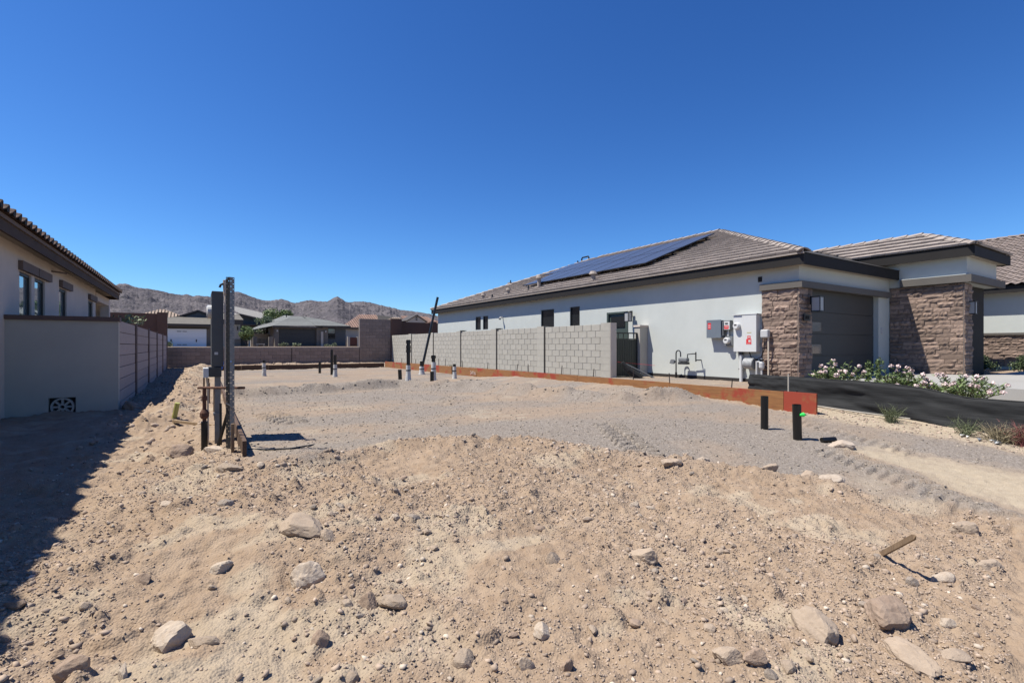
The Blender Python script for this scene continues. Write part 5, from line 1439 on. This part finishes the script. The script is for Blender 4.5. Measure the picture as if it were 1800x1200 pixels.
obj('wire_tie', MB().tube([(.26, 5.99, .50), (.30, 5.98, .47), (.345, 5.99, .42)], .006, 6), M['galv'], SP)
GS = thing('gas_stub', 'rusty gas stub pipe with valve and long tee bar', 'gas stub', (.07, 6.4, 0))
obj('sleeve', MB().tube([(.075, 6.4, -.1), (.075, 6.4, .27)], .032, 12), M['abs'], GS)
obj('riser', MB().tube([(.075, 6.4, .25), (.075, 6.4, .63)], .02, 10), M['rust'], GS)
obj('valve', MB().tube([(.075, 6.4, .30), (.075, 6.4, .325), (.075, 6.4, .365), (.075, 6.4, .40)], [.028, .045, .045, .026], 12), M['rust'], GS)
obj('coupling', MB().tube([(.075, 6.4, .50), (.075, 6.4, .55)], .028, 12), M['rust'], GS)
obj('tee_bar', MB().tube([(.015, 6.44, .638), (.075, 6.4, .64), (.43, 5.95, .655)], .014, 10), M['rust'], GS)
o = thing('iron_bar', 'short dark iron bar leaning against the pedestal pole', 'bar', (.2, 6.15, 0))
obj('bar', MB().tube([(.185, 6.16, -.02), (.285, 6.06, .40)], .017, 8), M['iron'], o)
obj('crossbar', MB().tube([(.225, 6.25, .02), (.225, 6.28, .47)], .012, 8), M['iron'], o)
o = obj('wood_stake', MB().box(.30, .33, 5.80, 5.84, -.15, .30), M['stakewood'], loc=(.3, 5.8, 0))
tag(o, 'short wooden stake at the near end of the left form board', 'stake')
o = obj('loose_board', MB().prism([(-.30, 8.85, -.03), (.20, 8.0, -.03), (.24, 8.03, -.03), (-.26, 8.88, -.03)], (0, 0, .035)), M['lumber'], loc=(0, 8.4, 0))
tag(o, 'pale loose board lying on the soil left of the pedestal', 'board')
o = thing('marker_tube', 'yellow green marker tube leaning out of the soil', 'marker', (-.29, 9.05, -.08))
obj('tube', MB().tube([(-.31, 9.08, -.15), (-.24, 9.0, .24)], .035, 10), M['yellowtube'], o)
for x, lb in ((.66, 'blue plastic cap on the rear board seen left of the pedestal'), (.93, 'blue plastic cap on the rear board seen between pedestal and steel post'), (1.32, 'blue plastic cap on the rear board seen right of the steel post')):
    o = thing('blue_cap', lb, 'cap', (x, 24.9, .22), 'blue caps on the rear form board')
    obj('cup', MB().tube([(x, 25.0, .05), (x, 25.0, .26), (x, 25.0, .40), (x, 25.0, .44)], [.02, .085, .085, .06], 12), M['blue'], o)
    obj('rim', MB().tube([(x, 25.0, .25), (x, 25.0, .275)], .09, 12), M['plastic_white'], o)
# wooden stake fallen in the foreground
o = thing('survey_stake', 'pointed wooden survey stake leaning out of the soil in the foreground', 'stake', (4.06, 1.51, 0))
z = gz(4.06, 1.51)
p0 = Vector((4.07, 1.54, z - .04)); p1 = Vector((3.77, 1.235, -.09)); d = (p1 - p0).normalized(); s = d.cross(Vector((0, 0, 1))).normalized() * .008; w = s.cross(d).normalized() * .016
obj('shaft', MB().add([p0 - s - w, p0 + s - w, p0 + s + w, p0 - s + w, p1 - s - w, p1 + s - w, p1 + s + w, p1 - s + w, p1 + d * .03], [(0, 1, 5, 4), (1, 2, 6, 5), (2, 3, 7, 6), (3, 0, 4, 7), (3, 2, 1, 0), (4, 5, 8), (5, 6, 8), (6, 7, 8), (7, 4, 8)]), M['stakewood'], o)
# string line and sagging wire
o = obj('string_line', MB().tube([(10.66, 10.75, .62), (11.9, 10.4, .5)], .004, 4), M['sticker_red'])
tag(o, 'thin red string line stretched toward the side gate', 'string')
o = obj('black_cable', MB().tube([(.45, 5.95, .0), (.62, 5.75, gz(.62, 5.75) + .012), (.85, 5.68, gz(.85, 5.68) + .012), (1.05, 5.78, gz(1.05, 5.78) + .012), (1.12, 5.86, gz(1.12, 5.86) - .01)], .009, 6), M['abs'])
tag(o, 'black cable lying on the gravel beside the steel post', 'cable')

# ------------------------------------------------------------------ rocks and stones
import bmesh
def rock_mesh(name, seed, sub=3, planes=14, rough=.035, angular=.75):
    r = np.random.RandomState(seed); bm = bmesh.new(); bmesh.ops.create_icosphere(bm, subdivisions=sub, radius=1)
    me = bpy.data.meshes.new(name); bm.to_mesh(me); bm.free()
    n = len(me.vertices); co = np.empty(n * 3, np.float32); me.vertices.foreach_get('co', co); co = co.reshape(-1, 3).astype(float)
    N = r.normal(size=(planes, 3)); N /= np.linalg.norm(N, axis=1)[:, None]; dd = r.uniform(.5, .95, planes)
    dots = co @ N.T
    rad = np.min(np.where(dots > .05, dd / np.maximum(dots, .05), 9), axis=1); rad = np.minimum(rad, 1.15)
    rad = 1 * (1 - angular) + rad * angular
    nz = fbm(co[:, 0] * 1.7 + co[:, 2] * 1.3 + seed, co[:, 1] * 1.7 - co[:, 2] * .9, seed, 6, .62)
    co *= (rad * (1 + rough * 4 * nz))[:, None]
    me.vertices.foreach_set('co', co.astype(np.float32).ravel()); me.update()
    return me
NAMED = [  # x, y, width, height, flatten-depth, turn, material, shape seed, label
 (-.10, 2.83, .20, .15, .8, 20, 'rock_pale', 1, 'pale angular rock standing beside a flat tan stone at lower left'),
 (.02, 2.70, .16, .06, .6, -10, 'rock_tan', 2, 'flat tan stone beside the pale angular rock at lower left'),
 (.54, 3.02, .22, .16, .8, 40, 'rock_pale', 3, 'broad pale cracked boulder below the long slab rock'),
 (.58, 3.52, .36, .13, .5, -15, 'rock_tan', 4, 'long tan slab rock above the pale cracked boulder'),
 (2.47, 2.26, .27, .15, .7, -35, 'rock_tan', 5, 'tan wedge rock with deep shadow in the middle foreground'),
 (2.70, 1.31, .24, .16, .9, -30, 'rock_tan', 6, 'split tan boulder with dark cleft at lower right'),
 (3.14, 1.13, .24, .15, .9, 10, 'rock_brown', 7, 'rounded brown boulder right of the split boulder'),
 (2.88, .95, .26, .11, .45, -60, 'rock_tan', 8, 'long block shaped tan rock at the bottom right'),
 (5.25, 1.40, .26, .18, .7, 30, 'rock_tan', 9, 'tilted tan rock with dark underside beyond the survey stake'),
 (4.63, 1.10, .20, .10, .7, -10, 'rock_tan', 10, 'low tan rock right of the survey stake'),
 (3.09, .85, .14, .05, .6, 5, 'rock_tan', 11, 'flat oval stone right of the block shaped rock'),
 (-.17, 6.27, .33, .19, .8, 0, 'rock_brown', 12, 'rounded brown boulder left of the gas stub pipe'),
 (.16, 6.08, .20, .13, .7, 0, 'rock_pale', 13, 'pale rock at the foot of the pedestal and iron bar'),
 (-.43, 2.70, .16, .10, .7, 25, 'rock_brown', 14, 'brown rock at the bottom left corner'),
 (-.26, 2.59, .07, .10, .5, -30, 'rock_pale', 15, 'narrow pale shard near the bottom left corner'),
 (-.75, 3.37, .11, .06, .6, 0, 'rock_brown', 16, 'small brown rock at the left picture edge'),
 (-.25, 3.37, .11, .06, .6, 0, 'rock_brown', 17, 'small flat brown rock right of the left shadow'),
 (.91, 2.58, .16, .09, .8, 10, 'rock_tan', 18, 'rounded tan rock next to the dark clustered stones'),
 (.77, 2.65, .13, .11, .8, 0, 'rock_brown', 19, 'brown rock in the clustered stones below the pale boulder'),
 (.67, 2.68, .08, .06, .8, 0, 'rock_tan', 20, 'small tan rock at the left of the clustered stones'),
 (1.03, 2.02, .10, .08, .8, 0, 'rock_tan', 21, 'round tan cobble in the lower middle'),
 (1.24, 1.82, .09, .07, .7, 20, 'rock_tan', 22, 'squarish tan cobble right of the round tan cobble'),
 (1.40, 1.73, .07, .08, .8, 0, 'rock_brown', 23, 'upright brown cobble in the lower middle'),
 (3.99, 1.15, .15, .09, .7, 0, 'rock_pale', 24, 'pale chunk at the tip of the survey stake shadow'),
 (3.79, 1.25, .09, .08, .8, 0, 'rock_grey', 25, 'grey white chunk beside the survey stake shadow'),
 (3.44, .97, .09, .07, .8, 0, 'rock_pale', 26, 'whitish lump right of the rounded brown boulder'),
 (2.06, 1.38, .16, .10, .8, 0, 'rock_tan', 27, 'tan rock at the bottom edge right of the middle'),
 (.12, 3.33, .14, .10, .8, 0, 'rock_pale', 28, 'pale half buried rock left of the cracked boulder'),
 (3.08, 2.91, .10, .09, .7, 0, 'rock_pale', 29, 'pale upright stone above the tan wedge rock'),
 (1.43, 1.97, .10, .08, .8, 0, 'rock_pale', 30, 'pale stone half buried in the middle foreground'),
 (-1.06, 12.0, .36, .24, .9, 0, 'rock_brown', 31, 'yellowish boulder in shade at the stucco wall corner'),
 (4.19, 3.45, .25, .12, .6, 0, 'rock_tan', 32, 'tan rock on the edge of the gravel pad'),
 (4.69, 3.43, .14, .10, .7, 0, 'rock_pale', 33, 'pale rock on the edge of the gravel pad'),
 (5.23, 2.59, .23, .13, .7, 0, 'rock_tan', 34, 'larger tan rock at the pad edge below the two black pipes'),
 (5.23, 2.40, .27, .10, .6, -15, 'rock_pale', 35, 'long pale rock at the pad edge below the two black pipes'),
 (4.90, 2.80, .16, .13, .8, 0, 'rock_tan', 36, 'dark sided rock left of the larger tan rock at the pad edge'),
 (6.78, 2.95, .34, .15, .7, -10, 'rock_pale', 37, 'pale beige rock right of the black pipe offcut'),
 (-.88, 4.71, .14, .08, .7, 0, 'rock_tan', 38, 'tan stone on the edge of the house shadow'),
 (-.19, 4.51, .12, .07, .7, 0, 'rock_pale', 39, 'pale flat stone between house shadow and gravel'),
 (.18, 4.20, .13, .10, .8, 0, 'rock_grey', 40, 'grey rounded rock above the pale flat stone'),
 (.49, 2.47, .09, .10, .9, 0, 'rock_brown', 41, 'brown upright cobble below the clustered stones'),
 (.72, 3.35, .11, .09, .8, 0, 'rock_tan', 42, 'tan stone at the right end of the long slab rock'),
 (.26, 5.15, .24, .10, .6, 20, 'rock_tan', 43, 'tan rock below the near end of the left form board'),
 (2.13, 1.28, .12, .07, .8, 0, 'rock_brown', 44, 'brown lump at the very bottom right of the middle'),
 (1.08, 3.55, .11, .05, .7, 0, 'rock_brown', 45, 'dark flat pebble up slope of the pale white pebble'),
 (1.21, 3.46, .10, .06, .7, 0, 'rock_pale', 46, 'pale white pebble in the middle foreground'),
 (1.89, 2.48, .10, .11, .7, 15, 'rock_tan', 47, 'leaning tan cobble left of the tan wedge rock'),
]
for x, y, w, h, fl_, ang, m, sd, lb in NAMED:
    me = rock_mesh('rock', sd, 4, 11 + sd % 7, .05, .8)
    me.materials.append(M[m])
    o = link_mesh('rock', me, None)
    o.location = (x, y, gz(x, y) + h * .04)
    o.rotation_euler = (R((sd * 37) % 24 - 12), R((sd * 53) % 24 - 12), R(ang - 32))
    o.scale = (w / 2, w / 2 * fl_, h / 2 * 1.15)
    tag(o, lb, 'rock', 'larger rocks lying in the soil')
bank = []
for k in range(12):
    me = rock_mesh('stone', 200 + k, 2, 10, .035, .8); me.materials.append(M[('rock_tan', 'rock_brown', 'rock_tan', 'rock_pale', 'rock_grey', 'rock_tan')[k % 6]]); bank.append(me)
r = np.random.RandomState(12); cnt = 0; tries = 0
while cnt < 250 and tries < 20000:
    tries += 1
    az = R(r.uniform(-16, 76)); d = r.uniform(1.6, 6.2); x, y = d * math.sin(az), d * math.cos(az)
    if x * math.sin(TH_) + y * math.cos(TH_) < 1.5 or y < .7: continue
    g, s_ = masks(np.array([x]), np.array([y]))
    if (g[0] > .5 or s_[0] > .5) and r.rand() > .03: continue
    if float(vnoise(np.array([x * 1.1]), np.array([y * 1.1]), 77)[0]) < r.rand() * .8: continue
    sz = .013 + .027 * r.rand() ** 2.4
    kb = r.randint(12); o = link_mesh('stone', bank[kb], None)
    sx_, sy_, szz = sz * r.uniform(.8, 1.4), sz * r.uniform(.7, 1.1), sz * r.uniform(.5, .9)
    o.location = (x, y, gz(x, y) + szz * .15); o.scale = (sx_, sy_, szz); o.rotation_euler = (r.uniform(-.4, .4), r.uniform(-.4, .4), r.uniform(0, 6.28))
    tag(o, '%s %s stone lying loose on the tan soil %s' % ('large' if sz > .027 else 'middling' if sz > .018 else 'small', ('tan', 'brown', 'tan', 'pale', 'grey', 'tan')[kb % 6], 'near the gravel pad' if d > 4.6 else 'at left foreground' if math.degrees(az) < 30 else 'at right foreground'), 'stone', 'small loose stones on the tan soil'); cnt += 1

# ------------------------------------------------------------------ loose pebbles (nobody could count them)
def scatter(name, m, n, seed, dmin, dmax, smin, smax, accept, power=2.5, azr=(-17, 78), tiny=False):
    r = np.random.RandomState(seed)
    az = np.radians(r.uniform(azr[0], azr[1], n)); d = dmin + (dmax - dmin) * r.rand(n) ** .8
    x, y = d * np.sin(az), d * np.cos(az)
    keep = accept(x, y, r); x, y, d = x[keep], y[keep], d[keep]; n = len(x)
    z, *_ = height(x, y)
    s = smin + (smax - smin) * r.rand(n) ** power
    bm = bmesh.new(); bmesh.ops.create_icosphere(bm, subdivisions=1, radius=1)
    base = np.array([v.co[:] for v in bm.verts]); bf = np.array([[v.index for v in f.verts] for f in bm.faces]); bm.free()
    if tiny:
        base = np.array([(1, 0, 0), (-1, 0, 0), (0, 1, 0), (0, -1, 0), (0, 0, 1), (0, 0, -1)], float)
        bf = np.array([(0, 2, 4), (2, 1, 4), (1, 3, 4), (3, 0, 4), (2, 0, 5), (1, 2, 5), (3, 1, 5), (0, 3, 5)])
    k = len(base)
    V = base[None] * (1 + .28 * r.normal(size=(n, k))).clip(.5, 1.5)[:, :, None]
    V = V * np.stack([r.uniform(.8, 1.4, n), r.uniform(.7, 1.1, n), r.uniform(.5, .95, n)], -1)[:, None]
    a = r.rand(n) * 6.28; ca, sa = np.cos(a), np.sin(a); t1 = r.normal(size=n) * .5
    X = V[..., 0] * ca[:, None] - V[..., 1] * sa[:, None]; Y = V[..., 0] * sa[:, None] + V[..., 1] * ca[:, None]; Z = V[..., 2] + X * t1[:, None] * .4
    P = np.stack([X * s[:, None] + x[:, None], Y * s[:, None] + y[:, None], Z * s[:, None] + (z + s * .12)[:, None]], -1).reshape(-1, 3)
    Fc = (bf[None] + (np.arange(n) * k)[:, None, None]).reshape(-1, 3)
    return tag(link_mesh(name, big_mesh(name, P, Fc), m), kind='stuff')
soil = lambda x, y, r: (lambda g, s_: (g < .5) & (s_ < .4) & (y > .6) & (x < 8.6) & (vnoise(x * 1.1, y * 1.1, 77) > r.rand(len(x)) * .75))(*masks(x, y))
gravel = lambda x, y, r: (lambda g, s_: (g > .5) & (y > .6) & (x < 8.4))(*masks(x, y))
berm2 = lambda x, y, r: seg_dist(x, y, BERM) < .4 * r.rand(len(x)) ** .5
berm = lambda x, y, r: (seg_dist(x, y, [(.6, 5.05), (1.7, 5.25), (2.8, 5.0), (3.6, 4.45), (4.2, 3.6), (4.7, 2.95), (5.25, 2.3)]) < .3 * r.rand(len(x)) ** .5)
sandy = lambda x, y, r: (lambda g, s_: (s_ > .4) & (g < .5) & (x > 8.2) & (x < 9.25))(*masks(x, y))
scatter('pebbles', M['pebble'], 11000, 1, 1.5, 7.5, .005, .020, soil, 3.0)
scatter('soil_crumbs', M['pebble'], 95000, 8, 1.4, 6.0, .0035, .010, soil, 2.0, tiny=True)
scatter('pale_pebbles', M['pebble_pale'], 2200, 2, 1.5, 7.0, .004, .020, soil, 3.0)
scatter('gravel', M['pebble_grey'], 14000, 3, 2.5, 13, .005, .017, gravel, 2.5)
scatter('berm_rubble', M['pebble'], 5000, 4, 3, 15, .008, .035, berm, 3)
scatter('berm_gravel', M['pebble_grey'], 9000, 9, 5, 15, .008, .032, berm2, 2.5)
scatter('fence_rubble', M['pebble'], 5000, 5, 7, 11, .005, .026, sandy, 3, (55, 82))
heap = lambda x, y, r: ((x < .1) & (x > -1.2) & (y > 7) | (y > 25.6)) & (y < 30.5) & (x < 8.4)
scatter('heap_rubble', M['pebble'], 9000, 6, 7, 30, .010, .045, heap, 3, (-9, 20))
lt = thing('litter', 'scattered white paper and plastic scraps by the weeds at the fence', 'litter', (8.7, 1.9, 0)); lt['kind'] = 'stuff'
for k in range(14):
    x, y = 8.72 + rnd.gauss(0, .10), 1.95 + rnd.gauss(0, .28); z = gz(x, y) + .012; a = rnd.uniform(0, 6.28); l = rnd.uniform(.02, .05)
    c, q = math.cos(a) * l, math.sin(a) * l
    obj('scrap', MB().prism([(x - c, y - q, z), (x + q * .6, y - c * .6, z + .02), (x + c, y + q, z + .01), (x - q * .6, y + c * .6, z + .025)], (0, 0, .002)), M['sticker_white'] if k % 4 else M['enclosure_blue'], lt)
rubble2 = lambda x, y, r: (y > 61) & (y < 66) & (x > -3) & (x < 18)
